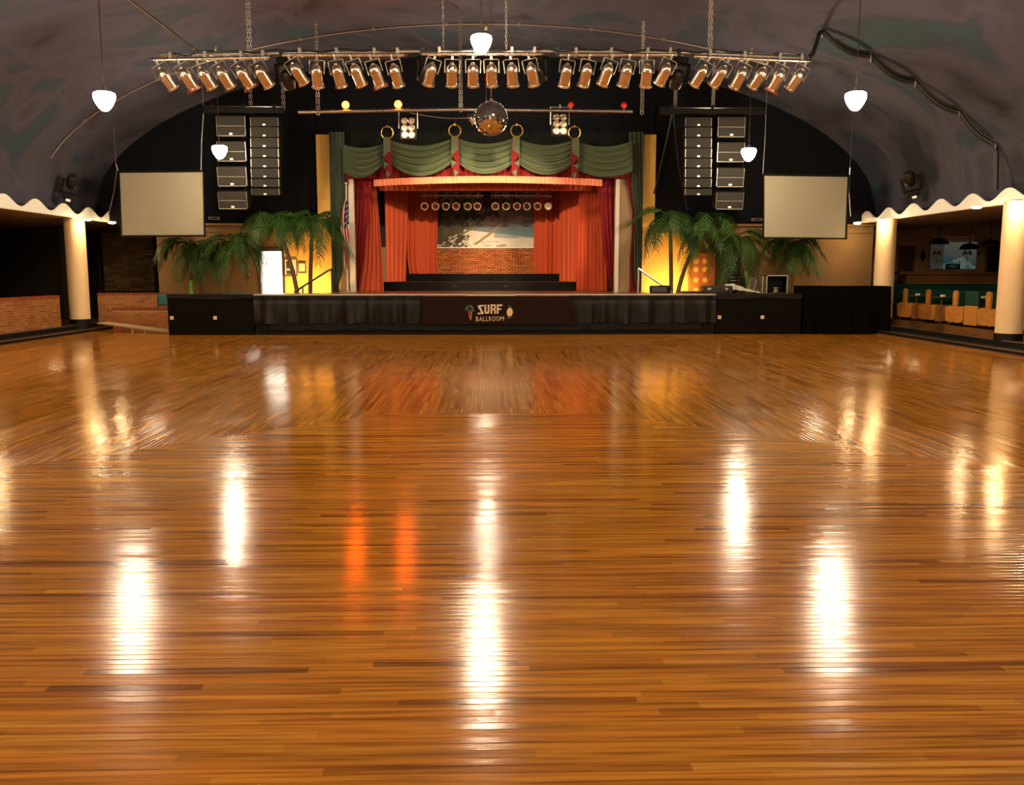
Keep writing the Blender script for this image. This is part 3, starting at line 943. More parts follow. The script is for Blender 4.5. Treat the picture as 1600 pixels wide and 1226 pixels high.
# stage box shell
XBL, XBR = -4.75, 4.5
sb = struct(thing('wall_stage', 'rear and side walls of the stage house', 'wall', (-.2, 33.0, ZST)))
zbr = P(750, 386, 33.0).z
MB().bb((XBL, 33.0, ZST), (XBR, 33.2, zbr)).build('brick_backing', MORTAR, sb, world=True)
MB().bb((XBL, 33.0, zbr), (XBR, 33.2, 6.2)).build('upper_back', mat('stage_house_dark', (.02, .016, .014), .8), sb, world=True)
MB().bb((XBL - .1, YPR + .2, ZST), (XBL, 33.2, 6.2)).bb((XBR, YPR + .2, ZST), (XBR + .1, 33.2, 6.2)).build('side_wall', GREYWALL, sb, world=True)
struct(MB().bb((XBL - .1, YPR + .25, 6.1), (XBR + .1, 33.2, 6.25)).build('ceiling_stage', MATS['stage_house_dark']), 'dark ceiling of the stage house', 'ceiling')
bricks((-3.6, 33.0), (3.4, 33.0), ZST + .3, zbr, .01, cap=False, parent=sb, base=(.50, .145, .042), core=mat('stage_mortar', (.74, .56, .36), .9))
bricks((XBL + .02, 27.0), (XBL + .03, 33.0), ZST, zbr, .01, cap=False, parent=sb, base=(.50, .17, .06), core=MATS['stage_mortar'])
t = thing('wall_switch', 'small dark switch box on the brick strip beside the front curtain', 'switch', (XBL + .05, P(600, 398, 28).y, P(600, 398, 28).z))
MB().chamfer((0, -.06, -.09), (.04, .06, .09), .008).build('box', BLACK, t)
MB().bb((.04, -.01, -.02), (.055, .01, .02)).build('toggle', STEEL, t)

# risers
def riser(px0, px1, Y0, Y1, z0, z1, lab):
    A = P(px0, 435, Y0).x; B = P(px1, 435, Y0).x
    t = thing('stage_riser', lab, 'riser', ((A + B) / 2, Y0, z0), group='black stage risers')
    MB().chamfer((A, Y0, z0), (B, Y1, z1 - .02), .008).build('body', RISERM, t, world=True)
    MB().chamfer((A - .01, Y0 - .015, z1 - .02), (B + .01, Y1, z1), .006).build('top', mat('riser_top', (.012, .008, .005), .5, spec=.2), t, world=True)
    for fx_ in (.36, .62):
        x = A + (B - A) * fx_
        MB().bb((x - .06, Y0 - .006, (z0 + z1) / 2 - .03), (x + .06, Y0, (z0 + z1) / 2 + .03)).build('hand_slot', BLACK, t, world=True)
YR1 = PZ(760, 454, ZST).y
zr1 = P(760, 440.5, YR1).z
YR2 = PZ(760, 439, zr1).y
zr2 = P(760, 427.5, YR2).z
riser(598, 907, YR1, YR2 - .02, ZST + .002, zr1, 'lower front black riser spanning the back of the stage')
riser(632, 888, YR2 + .002, 32.6, ZST + .002, zr2, 'upper rear black riser below the brick wall')

# ---- beach mural (paint = vertex colours on a canvas grid)
Ym = 32.97
m0 = P(676, 386, Ym); m1 = P(842, 290, Ym)
mu = thing('beach_mural', 'painted mural of leaning palms on a beach at dusk, above the bricks', 'mural', (m0.x, Ym, m0.z))
r5 = random.Random(4)
def vn(x, y, s=0):                 # value noise
    def h(i, j):
        q = math.sin(i * 127.1 + j * 311.7 + s * 74.7) * 43758.5453
        return q - math.floor(q)
    i, j = math.floor(x), math.floor(y); a, b = x - i, y - j
    a = a * a * (3 - 2 * a); b = b * b * (3 - 2 * b)
    return (h(i, j) * (1 - a) + h(i + 1, j) * a) * (1 - b) + (h(i, j + 1) * (1 - a) + h(i + 1, j + 1) * a) * b
def fbm(x, y, s=0): return .5 * vn(x, y, s) + .3 * vn(2.1 * x, 2.1 * y, s + 1) + .2 * vn(4.3 * x, 4.3 * y, s + 2)
def mixc(a, b, q):
    q = max(0, min(1, q)); return tuple(p + (r_ - p) * q for p, r_ in zip(a, b))
def paint(u, v):                   # u right 0..1, v up 0..1; x in the enlarged crop 430..1075, y 485..230
    X = 415 + u * 700; Yp = 486 - v * 405
    sky = mixc((.30, .25, .20), (.13, .16, .22), (340 - Yp) / 180)
    n_ = fbm(X / 90, Yp / 22, 3)
    sky = mixc(sky, (.46, .33, .24), (n_ - .52) * 4)
    sky = mixc(sky, (.05, .06, .09), (.42 - n_) * 4)
    c = sky
    shore = 470 - (X - 600) * .02
    if Yp > 342:                   # sea
        q = (Yp - 342) / 60
        c = mixc((.10, .13, .15), (.20, .24, .24), q + (fbm(X / 60, Yp / 5, 7) - .5) * 1.2)
        if Yp > 372 + (X - 640) * .11:
            c = mixc(c, (.74, .66, .50), .35 + (fbm(X / 40, Yp / 7, 9)) * 1.0 + (900 - X) / 1200)
        if X > 820 and 372 < Yp < 432: c = mixc(c, (.10, .22, .24), .55)
        if Yp > 425 + (fbm(X / 70, 2, 5) - .5) * 20: c = mixc(c, (.80, .76, .62), .6)
        if Yp > 446 and X < 900 and fbm(X / 30, Yp / 9, 12) > .55: c = mixc(c, (.22, .20, .10), .7)
    # dark foliage mass on the left
    f = fbm(X / 34, Yp / 30, 20)
    edge = 655 - (Yp - 330) ** 2 / 60
    if X < edge + 60 * (f - .5) * 2 and Yp < 440: c = mixc((.045, .035, .016), (.10, .08, .035), (f - .3) * 2)
    if X < 480 and Yp < 470: c = (.05, .038, .016)
    if Yp > 405 and X < 660 - (Yp - 405) * .2 and fbm(X / 22, Yp / 16, 30) > .44: c = (.06, .05, .02)
    # trunks
    def tr(x0, y0, x1, y1, bow, wd, col):
        nonlocal c
        q = (Yp - y0) / (y1 - y0)
        if 0 <= q <= 1:
            xx = x0 + (x1 - x0) * q + bow * math.sin(math.pi * q)
            if abs(X - xx) < wd: c = mixc(col, (col[0] * .5, col[1] * .5, col[2] * .5), abs(X - xx) / wd)
    tr(745, 280, 600, 405, 26, 11, (.22, .14, .05))
    tr(935, 235, 690, 470, 32, 12, (.38, .25, .09))
    # crowns up top
    if Yp < 300 + 34 * math.sin(X / 9.0) * fbm(X / 14, 3, 40) and 470 < X < 850 and fbm(X / 16, Yp / 40, 41) > .40: c = mixc(c, (.035, .032, .016), .9)
    if Yp < 250 and 860 < X < 1010 and fbm(X / 14, Yp / 30, 45) > .5: c = (.03, .03, .018)
    return c
NU, NV = 240, 130
mb = MB(); mb.c = []
for j in range(NV + 1):
    for i in range(NU + 1):
        u, v = i / NU, j / NV
        mb.v.append((m0.x + (m1.x - m0.x) * u, Ym, m0.z + (m1.z - m0.z) * v)); mb.c.append(paint(u, v))
mb.f = [(j * (NU + 1) + i, j * (NU + 1) + i + 1, (j + 1) * (NU + 1) + i + 1, (j + 1) * (NU + 1) + i) for j in range(NV) for i in range(NU)]
mb.build('canvas', PAINTM, mu, world=True)
MB().bb((m0.x, Ym + .002, m0.z), (m1.x, Ym + .028, m1.z)).build('backing_board', WOODDK, mu, world=True)
MB().bb((m0.x - .02, Ym - .02, m0.z - .035), (m1.x + .02, Ym + .02, m0.z)).build('lower_ledge', WHITE, mu, world=True)

# ---- valance: fascia ruffles, swags, jabots, rings
YV = 26.0
cloth('valance_backing', 'red pleated backing cloth under the green swags', 'valance', [(246, 538, 984), (268, 538, 984), (279, 540, 982)], YV + .12, YV + .12, 46, .02, REDTRIM, 21, nv=6)
def ruf(px): return 275 + ((px - 765) / 180) ** 2 * 5.5
rf = MB()
def rfn(u, v):
    px = 584 + (941 - 584) * u
    p = P(px, ruf(px) + 10.5 * v, 25.93)
    return (p.x, p.y + .02 * math.sin(u * 2 * math.pi * 62) + .01 * math.sin(u * 97), p.z)
tag(rf.grid(rfn, 560, 3).build('ruffle_valance', mat('salmon_ruffle', (.74, .24, .12), .75), smooth=True), 'bright salmon pleated ruffle strip along the stage opening', 'valance')
hd = cloth('stage_border', 'dark red border curtain hanging behind the salmon ruffle', 'curtain', [(255, 588, 926), (292, 590, 925), (298, 592, 924)], 27.05, 27.05, 40, .03, REDDRAPE, 23, nv=6)
swags = [((537, 601), (226, 225), 232, (268, 258), 278), ((611, 706), (219, 217), 228, (256, 256), 276), ((718, 802), (217, 216), 226, (256, 256), 273), ((811, 894), (217, 219), 228, (256, 258), 274), ((903, 988), (222, 220), 230, (265, 268), 278)]
names = ['leftmost', 'second from the left', 'middle', 'fourth from the left', 'rightmost']
for k, ((xa, xb), (ta, tb), tm, (ba, bb2), bm) in enumerate(swags):
    rr = random.Random(40 + k)
    ph = [rr.uniform(0, 6) for _ in range(8)]
    def sw(u, v):
        px = xa + (xb - xa) * u
        s_ = 4 * u * (1 - u)
        top = ta + (tb - ta) * u + (tm - (ta + tb) / 2) * s_
        bot = ba + (bb2 - ba) * u + (bm - (ba + bb2) / 2) * s_
        py = top + (bot - top) * v
        p = P(px, py, YV)
        fold = math.sin(v * 2 * math.pi * 9 + .9 * math.sin(u * 5 + ph[0]) + ph[1] + 2.2 * u * (1 if k % 2 else -1)) * .030
        fold += math.sin(v * 2 * math.pi * 4.3 + 1.5 * u + ph[2]) * .022
        return (p.x, YV - .03 - .13 * s_ * (.4 + .6 * v) + fold * (.5 + .5 * s_), p.z + .01 * math.sin(v * 30 + u * 3))
    tag(MB().grid(sw, 44, 110).build('swag', GREENDRAPE, smooth=True), 'draped olive green swag across the stage top, %s of five' % names[k], 'swag', 'green swags over the stage')
for k, (jx, jy, rx, mir) in enumerate(((605, 214, 605, 1), (711, 212, 710.5, 1), (806, 212, 807.5, -1), (899, 216, 897.5, -1))):
    nm = ORD[k]
    t = thing('jabot', 'zigzag green and red cascade tail between swags, %s of four from the flag side' % nm, 'jabot', P(jx, 240, YV - .2), group='cascade tails between swags')
    def q(dx, py): return (jx + dx * mir, py)
    top = jy
    flat('green_fold', [[q(-6, top), q(5, top), q(5, top + 22), q(-6, top + 30)],
                        [q(-5, top + 38), q(3.5, top + 42), q(-5, top + 48)],
                        [q(-2, top + 52), q(6, top + 57), q(-.5, top + 64)]], GREENDRAPE, t, Y=YV - .22, th=.02)
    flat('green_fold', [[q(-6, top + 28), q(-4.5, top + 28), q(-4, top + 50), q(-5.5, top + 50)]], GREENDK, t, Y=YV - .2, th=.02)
    flat('red_fold', [[q(5, top + 4), q(6.5, top + 4), q(6.8, top + 58), q(3, top + 57), q(-5, top + 47), q(4, top + 42), q(-6, top + 30), q(5, top + 21)]], REDTRIM, t, Y=YV - .205, th=.015)
    rt = thing('curtain_ring', 'brass curtain ring above the swags, %s of four from the flag side' % nm, 'ring', P(rx, 207 if k in (0, 3) else 204, YV - .22), group='brass rings above the swags')
    MB().torus((0, 0, 0), .165, .018, 32, 8).build('ring', BRASS, rt, smooth=True)
    MB().tube([(0, 0, .16), (.01, .3, .42)], .006, 5).build('hanging_wire', STEEL, rt)
    MB().bb((-.02, -.02, .13), (.02, .02, .19)).build('clasp', BRASS, rt)

# ================================================================== LAMPS, RIGGING
def pendant(p, lab, top=None, g='pendant lamps of the hall'):
    zc = top or ceil_z(p.x)
    t = thing('pendant_lamp', lab, 'lamp', p, group=g)
    MB().lathe([(.0, -.22), (.045, -.212), (.09, -.175), (.135, -.11), (.17, -.03), (.182, .03), (.172, .075), (.13, .095)], 20, caps=False).build('globe', GLOBE, t, smooth=True)
    MB().lathe([(.135, .09), (.13, .105), (.05, .125), (.035, .18), (.012, .19)], 20).build('cap', STEEL, t, smooth=True)
    MB().tube([(0, 0, .18), (0, 0, zc - p.z - .16)], .009, 6).build('stem', mat('stem_bronze', (.05, .04, .035), .5, .6), t)
    MB().lathe([(.02, -.2), (.05, -.17), (.06, -.1), (.06, -.01)], 12, Matrix.Translation((0, 0, zc - p.z))).build('junction_box', CHROME, t, smooth=True)


Y1_, Y2_ = 15.9, 23.2
pendant(P(163, 153, Y1_), 'glowing pendant lamp hanging over the brick wall side, nearer and larger one')
pendant(P(1337, 153, Y1_), 'glowing pendant lamp hanging over the booth side, nearer and larger one')
pendant(P(752, 64, Y1_), 'glowing pendant lamp above the middle of the lighting truss')
pendant(P(343, 234, Y2_ - .9), 'glowing pendant lamp in front of the speaker stack by the brick wall side')
pendant(P(1170, 238, Y2_ - .9), 'glowing pendant lamp in front of the speaker stack by the booth side')
pendant(P(760, 183, Y2_), 'glowing pendant lamp hidden behind the mirror ball')
for yy in (8.6, 1.3, -6.0):
    for xx in (-6.9, -.2, 6.6):
        z = 4.75 if abs(xx) > 1 else 5.75
        pendant(Vector((xx, yy, z)), 'glowing pendant lamp of the hall outside the view')

# conduits following the vault
def on_ceil(x, y, off=.03): return Vector((x, y, ceil_z(x) - off))
pts = [on_ceil(-11.0 + 18 * i / 60, Y2_) for i in range(61)]
t = thing('conduit', 'thin steel conduit arching across the vault between the lamps', 'conduit', pts[0])
MB().tube(pts, .018, 6).build('pipe', STEEL, t, world=True)
for i in range(3, 60, 6):
    MB().bb((-.03, -.03, -.02), (.03, .03, .04), Matrix.Translation(pts[i])).build('clip', STEEL, t, world=True)
for xx, lab in ((-6.95, 'straight steel conduit along the vault above the brick wall side lamps'),):
    t = thing('conduit', lab, 'conduit', on_ceil(xx, 9))
    MB().tube([on_ceil(xx, 9), on_ceil(xx, Y1_), on_ceil(xx, Y2_)], .022, 6).build('pipe', STEEL, t, world=True)
    for yy in (10, 12, 14, 18, 20, 22):
        MB().bb((-.03, -.03, -.02), (.03, .03, .04), Matrix.Translation(on_ceil(xx, yy))).build('clip', STEEL, t, world=True)

# black cable bundle on the vault, tied at intervals
tie = [(1285, 46), (1361, 84), (1430, 125), (1499, 172), (1555, 223)]
tp_ = [ceil_hit(*q) for q in tie]
cab = []
for a, b in zip(tp_[:-1], tp_[1:]):
    for i in range(8):
        q = i / 8; p = a + (b - a) * q
        p = Vector((p.x, p.y, ceil_z(p.x) - .06 - .16 * math.sin(math.pi * q))); cab.append(p)
cab.append(tp_[-1] - Vector((.02, 0, .06)))
e0 = PX(1557, 240, cab[-1].x + .05); e1 = PX(1556, 296, cab[-1].x + .08)
cab += [e0, e1]
t = thing('cable_bundle', 'thick black cable bundle tied along the vault above the booth side', 'cable', cab[0])
MB().tube(cab, .055, 8).build('cable', RUBBER, t, world=True, smooth=True)
MB().tube([p + Vector((.03, 0, .07)) for p in cab[2:-2]], .025, 6).build('cable', RUBBER, t, world=True, smooth=True)
YT = 17.5
en = P(1262, 92, YT)
MB().tube([en, P(1270, 84, YT + .5), P(1275, 70, YT + 1), P(1280, 52, YT + 1.6), cab[0]], .045, 8).build('cable', RUBBER, t, world=True, smooth=True)
for p in tp_:
    MB().torus((0, 0, 0), .1, .012, 14, 5, Matrix.Translation((p.x, p.y, ceil_z(p.x) - .08)) @ Matrix.Rotation(R(70), 4, 'Z')).build('cable_tie', ALU, t, world=True)


# chains
def chain(mb, a, b, r=.02, n=None):
    a, b = Vector(a), Vector(b); d_ = b - a; n = n or max(4, int(d_.length / .075))
    st = d_.length / n; d_.normalize()
    up = d_.to_track_quat('Z', 'Y').to_matrix().to_4x4()
    for i in range(n):
        M = Matrix.Translation(a + d_ * (st * (i + .5))) @ up @ Matrix.Rotation(R(90 * (i % 2) + 20), 4, 'Z')
        ring = []
        for k in range(8):
            w_ = 2 * math.pi * k / 8
            ring.append((r * math.cos(w_), 0, st * .66 * math.sin(w_)))
        mb.tube(ring + ring[:1], r * .34, 4, False, M)
    return mb


def hang_chain(px, py_top, py_bot, Y, lab, strands=1, to_ceiling=True, g='hoist chains'):
    b = P(px, py_bot, Y)
    z = ceil_z(b.x) - .02 if to_ceiling else P(px, py_top, Y).z
    t = thing('hoist_chain', lab, 'chain', b, group=g)
    for k in range(strands):
        dx = (k - (strands - 1) / 2) * .055
        chain(MB(), (dx, 0, 0), (dx * .6, 0, z - b.z)).build('strand', CHAINM, t, smooth=True)
    MB().torus((0, 0, .0), .04, .01, 12, 6).build('hook', STEEL, t)


hang_chain(390, 0, 84, YT + .2, 'double hoist chain above the leftmost lighting bar', 2)
hang_chain(693, 0, 84, YT + .2, 'hoist chain above the middle lighting bar on the flag side', 1)
hang_chain(791, 0, 84, YT + .2, 'hoist chain above the middle lighting bar next to the lamp', 1)
hang_chain(1109, 0, 84, YT + .2, 'double hoist chain above the rightmost lighting bar', 2)
YP2 = 22.0
hang_chain(497, 0, 177, YP2, 'double chain holding the flag-side end of the rear pipe', 2)
hang_chain(720, 0, 172, YP2, 'double chain holding the rear pipe beside the mirror ball', 2)
hang_chain(1003, 0, 176, YP2, 'double chain holding the far end of the rear pipe opposite the flag', 2)
YA = 24.3
for px, lab in ((392, 'double chain in the middle of the speaker beam by the brick wall side'), (443, 'double chain at the inner end of the speaker beam by the brick wall side')):
    hang_chain(px, 0, 168, YA, lab, 2)
for px, lab in ((1055, 'double chain at the inner end of the speaker beam by the booth side'), (1114, 'double chain in the middle of the speaker beam by the booth side')):
    hang_chain(px, 0, 170, YA, lab, 2)


# ---------------- par cans
def par_can(gel=None, lens=LENSDK):
    """lens end points along -z of the local frame; hangs from the clamp at the origin"""
    t = thing('par_can', 'chrome par can', 'stage light')
    y = -.30                                            # pivot below the clamp
    can = bpy.data.objects.new('can', MB().lathe([(.105, .02), (.105, -.22), (.098, -.225), (.098, .02)], 20, caps=False).mesh('can', CHROME, True))
    C.objects.link(can); can.parent = t; can.location = (0, 0, y)
    MB().lathe([(.105, .015), (.112, .022), (.112, .04), (.105, .046), (.100, .085), (.078, .135), (.045, .165), (.035, .168), (.035, .19), (.0, .195)], 20).build('rear_cap', CHROME, can, smooth=True)
    oct_ = [(.132 * math.cos(R(22.5 + 45 * k)), .132 * math.sin(R(22.5 + 45 * k))) for k in range(8)]
    m = MB()
    vs = []
    for zz in (-.25, -.222):
        vs += [(a, b, zz) for a, b in oct_] + [(a * .74, b * .74, zz) for a, b in oct_]
    fs = []
    for k in range(8):
        j = (k + 1) % 8
        fs += [(k, j, 16 + j, 16 + k), (8 + j, 8 + k, 24 + k, 24 + j), (k, 8 + k, 8 + j, j), (16 + k, 16 + j, 24 + j, 24 + k)]
    m.add(vs, fs).build('gel_frame', CHROME, can)
    MB().lathe([(.0, -.205), (.097, -.21), (.097, -.20), (0, -.195)], 20).build('lens', lens, can, smooth=True)
    for k in range(4):
        a = R(45 + 90 * k)
        MB().tube([(.108 * math.cos(a), .108 * math.sin(a), .03), (.112 * math.cos(a), .112 * math.sin(a), -.225)], .006, 4).build('rib', CHROME, can)
    if gel is not None:
        MB().bb((-.15, -.145, -.256), (.15, .145, -.252)).build('gel_sheet', gel, can)
    MB().tube([(-.135, 0, y), (-.14, 0, -.07), (-.125, 0, -.055), (.125, 0, -.055), (.14, 0, -.07), (.135, 0, y)], .011, 4).build('yoke', STEEL, t)
    MB().bb((-.02, -.02, -.06), (.02, .02, .0)).torus((0, 0, .035), .036, .010, 12, 5, Matrix.Rotation(R(90), 4, 'Z')).build('clamp', STEEL, t)
    KIDS[t.name] = list(t.children)
    return t


def note(o):
    KIDS[o.name] = [c for c in bpy.data.objects if c.parent is o]
    for c in KIDS[o.name]: note(c)


protos = {'plain': par_can(), 'red': par_can(LENSRED), 'clear': par_can(None, LENSCLR), 'rlens': par_can(None, LENSRED), 'blens': par_can(None, LENSBLUE)}
for o in protos.values(): note(o)
used = set()


def place_can(kind, loc, fwd, side, lab, group, yaw=0, flip=False):
    """fwd = tilt of the can in its yoke away from straight down; side = lean of the whole lamp sideways"""
    pr = protos[kind]
    if kind not in used:
        used.add(kind); o = pr
    else:
        o = copy_tree(pr)
    o.location = loc
    o.rotation_euler = (0, R(side), R(yaw)) if not flip else (0, R(180 + side), R(yaw))
    can = [c for c in o.children if c.name.startswith('can')] if o is not pr else [c for c in KIDS[pr.name] if c.name.startswith('can')]
    can[0].rotation_euler = (R(fwd), 0, 0)
    return tag(o, lab, 'stage light', group)


bars = [('leftmost', 240, 421, 93.5, [256, 289, 318, 347, 378, 408], [-34, -32, -32, -32, -34, -34], [1, 4]),
        ('second from the left', 441, 632, 86, [463, 494, 527, 556, 586, 617], [-36, 2, -14, -24, -22, -16], [4]),
        ('middle', 660, 846, 84.5, [673, 706, 739, 768, 800, 831], [20, 3, 0, -2, -8, -16], []),
        ('fourth from the left', 874, 1058, 85.5, [885, 916.5, 949, 979, 1011, 1040], [10, 14, 24, 14, 0, 28], []),
        ('rightmost', 1084, 1263, 90, [1096, 1126.5, 1158, 1188, 1217, 1247], [34, 36, 28, 34, 28, 36], [4])]
for bn, pa, pb, py, xs, leans, reds in bars:
    a, b = P(pa, py, YT), P(pb, py, YT)
    if bn == 'rightmost': b = P(pb, py + 6, YT); a = P(pa, py - 2, YT)
    if bn == 'leftmost': a = P(pa, py + 0, YT); b = P(pb, py - 4, YT)
    t = thing('lighting_bar', 'chrome lighting bar carrying six par cans, %s of five' % bn, 'lighting bar', a, group='lighting bars of the front truss')
    MB().tube([a, b], .032, 12).build('pipe', CHROME, t, world=True, smooth=True)
    MB().tube([a, a + (a - b).normalized() * .05], .036, 12).tube([b, b + (b - a).normalized() * .05], .036, 12).build('end_cap', RUBBER, t, world=True)
    for q in (.12, .42, .73, .92):
        p = a + (b - a) * q
        MB().torus((0, 0, 0), .036, .006, 10, 4, Matrix.Translation(p) @ Matrix.Rotation(R(90), 4, 'Z')).build('tape_wrap', RUBBER, t, world=True)
        MB().bb((-.025, -.02, 0), (.025, .22, .13), Matrix.Translation(p + Vector((.05, 0, .0)))).build('bracket', STEEL, t, world=True)
    for k, (x, ln) in enumerate(zip(xs, leans)):
        p = a + (b - a) * ((x + ln * .34 - pa) / (pb - pa)) - Vector((0, 0, .04))
        # whole lamp hangs straight, the can leans: side lean is given to the lamp, forward tilt to the can
        place_can('red' if k in reds else 'plain', p, 33, ln * .85, '%schrome par can, %s of six on the %s front lighting bar' % ('red-gelled ' if k in reds else '', ORD[k], bn), 'par cans on the front truss')
ap = [P(249, 86, YT + .2), P(440, 83, YT + .2), P(660, 80, YT + .2), P(870, 80, YT + .2), P(1060, 82, YT + .2), P(1258, 91, YT + .2)]
t = thing('support_pipe', 'long steel support pipe running above all five lighting bars', 'pipe', ap[0])
MB().tube(ap, .03, 10).build('pipe', STEEL, t, world=True, smooth=True)
for q in ap[1:-1]:
    MB().bb((-.04, -.04, -.06), (.04, .04, .06), Matrix.Translation(q)).build('coupler', RUBBER, t, world=True)
rr = random.Random(2)
cpts = []
for i in range(120):
    px = 246 + (1258 - 246) * i / 119
    base = 84 - 4 * math.sin(math.pi * i / 119) + (3 if px < 300 or px > 1200 else 0)
    cpts.append(P(px, base - 2 + 2.6 * math.sin(px / 11.0) * math.sin(px / 37.0), YT + .14))
tag(MB().tube(cpts, .016, 6).build('power_cable', RUBBER, smooth=True), 'black power cable looped along the top of the front truss', 'cable')


# moving heads
def moving_head(loc, lab, rot, up=False, s=1.0, aim=None):
    t = thing('moving_head_light', lab, 'stage light', loc, rot, group='black moving-head lights')
    t.scale = (s, s, s)
    MB().chamfer((-.15, -.13, -.13), (.15, .13, 0), .02).build('base', BLACK, t)
    yk = MB()
    for sx in (-1, 1):
        yk.chamfer((sx * .19 - .03, -.06, -.48), (sx * .19 + .03, .06, -.10), .015)
    yk.chamfer((-.22, -.06, -.16), (.22, .06, -.11), .015)
    yk.build('yoke', BLACK, t)
    hd_ = MB().lathe([(.0, .17), (.09, .165), (.13, .10), (.135, -.08), (.115, -.17), (.10, -.20)], 18, Matrix.Translation((0, 0, -.42)) @ Matrix.Rotation(R(35), 4, 'X')).build('head', mat('moving_head_shell', (.016, .014, .011), .4), t, smooth=True)
    MB().lathe([(.0, -.195), (.098, -.201)], 18, Matrix.Translation((0, 0, -.42)) @ Matrix.Rotation(R(35), 4, 'X')).build('lens', LENSDK, hd_)
    MB().bb((-.05, -.03, 0), (.05, .03, .06)).build('clamp', STEEL, t)
    if aim is not None:                 # assumed beam, added to brighten the stage, starting just below the head
        ld = bpy.data.lights.new('beam', 'SPOT'); ld.energy = ADDED_STAGE_SPOT; ld.color = (1.0, .72, .46)
        ld.spot_size = R(aim[1]); ld.spot_blend = .45; ld.shadow_soft_size = .09
        lo = bpy.data.objects.new('beam', ld); C.objects.link(lo)
        src = Vector(loc) + Vector((0, .22, -.72 * s))
        lo.location = src
        lo.rotation_euler = (Vector(aim[0]) - src).to_track_quat('-Z', 'Y').to_euler()
        lo.parent = t; lo.matrix_parent_inverse = PM(t).inverted()


moving_head(P(444, 90, YT + .4), 'black moving-head light between the first two lighting bars', (0, R(-8), 0), s=.95, aim=((.9, 29.5, 2.4), 27))
moving_head(P(1064, 90, YT + .4), 'black moving-head light between the last two lighting bars', (0, R(10), 0), s=.95, aim=((-1.3, 29.5, 2.4), 27))
moving_head(P(661, 88, YT + .3), 'black moving-head light at the flag-side end of the middle bar', (0, 0, R(40)), s=.75)
moving_head(P(845, 88, YT + .3), 'black moving-head light at the booth-side end of the middle bar', (0, 0, R(-40)), s=.75)
p = PX(107, 312, -10.98)
moving_head(p + Vector((0, 0, .02)), 'black moving-head light standing on the cornice above the brick wall', (R(180), R(14), R(20)), s=1.05)
p = PX(1428, 306, 10.9)
moving_head(p + Vector((0, 0, .0)), 'black moving-head light standing on the cornice above the booths', (R(180), R(-16), R(-20)), s=1.05)

# ---------------- mirror ball
pb_ = P(767.5, 185, 20.5)
t = thing('mirror_ball', 'large mirror ball of small square tiles hanging before the stage', 'mirror ball', pb_)
rb = .372
m = MB()
rr = random.Random(5)
rows = 34
for i in range(rows):
    t0 = math.pi * i / rows - math.pi / 2; t1 = math.pi * (i + 1) / rows - math.pi / 2
    nn_ = max(5, int(2 * rows * math.cos((t0 + t1) / 2)))
    for k in range(nn_):
        a0, a1 = 2 * math.pi * (k + .05) / nn_, 2 * math.pi * (k + .95) / nn_
        d0, d1 = t0 + .04 * (t1 - t0), t1 - .04 * (t1 - t0)
        j = [rr.uniform(-.005, .005) for _ in range(3)]
        q = [(a0, d0), (a1, d0), (a1, d1), (a0, d1)]
        off = [0, j[0], j[0] + j[1], j[1]]
        m.add([((rb + o_) * math.cos(d_) * math.cos(a_), (rb + o_) * math.cos(d_) * math.sin(a_), (rb + o_) * math.sin(d_)) for (a_, d_), o_ in zip(q, off)], [(0, 1, 2, 3)])
stuff(m.build('mirror_tile', mat('mirror_glass', (.95, .92, .85), .05, 1.0), t))
MB().lathe([(.0, -rb + .012)] + [((rb - .012) * math.cos(R(a)), (rb - .012) * math.sin(R(a))) for a in range(-80, 90, 10)] + [(.0, rb - .012)], 32).build('core', mat('ball_core', (.05, .045, .04), .5), t, smooth=True)
MB().lathe([(.05, rb - .01), (.05, rb + .04), (.02, rb + .06), (.01, rb + .1)], 12).build('top_cap', CHROME, t, smooth=True)
MB().tube([(0, 0, rb + .08), (0, 0, ceil_z(pb_.x) - pb_.z - .01)], .007, 6).build('hanging_rod', STEEL, t)

# ---------------- rear pipe with coloured lamps and blinders
a, b = P(466, 175, YP2), P(988, 174, YP2)
t = thing('rear_pipe', 'long horizontal pipe behind the mirror ball carrying coloured lamps', 'pipe', a)
MB().tube([a, P(720, 171, YP2), b], .036, 10).build('pipe', STEEL, t, world=True, smooth=True)
for px in (520, 600, 680, 830, 900, 955):
    q = P(px, 172.5, YP2)
    MB().torus((0, 0, 0), .04, .007, 10, 4, Matrix.Translation(q) @ Matrix.Rotation(R(90), 4, 'Z')).build('tape_wrap', RUBBER, t, world=True)
ctr = [P(px, 176 + 9 * abs(math.sin((px - 640) / 46.0)), YP2 - .05) for px in range(640, 740, 5)]
tag(MB().tube(ctr, .010, 5).build('lamp_cable', mat('pale_cable', (.35, .30, .25), .5), smooth=True), 'pale cable sagging below the rear pipe beside the mirror ball', 'cable')
ctr = [P(px, 176 + 7 * abs(math.sin((px - 790) / 52.0)), YP2 - .05) for px in range(790, 960, 5)]
tag(MB().tube(ctr, .010, 5).build('lamp_cable', RUBBER, smooth=True), 'dark cable sagging below the rear pipe opposite the flag side', 'cable')


def colour_lamp(px, py, m, lab, r):
    p = P(px, py, YP2 + .0)
    t = thing('coloured_lamp', lab, 'lamp', p, group='coloured lamps on the rear pipe')
    MB().lathe([(.0, -.01), (r, .0), (r, .012), (0, .03)], 16, Matrix.Rotation(R(90), 4, 'X')).build('lens', m, t, smooth=True)
    MB().lathe([(r * 1.12, 0), (r * 1.15, -.12), (r * .7, -.22), (.02, -.24)], 16, Matrix.Rotation(R(90), 4, 'X')).build('housing', BLACK, t, smooth=True)
    MB().bb((-.012, -.01, -.16), (.012, .02, -r * .9)).build('bracket', STEEL, t)


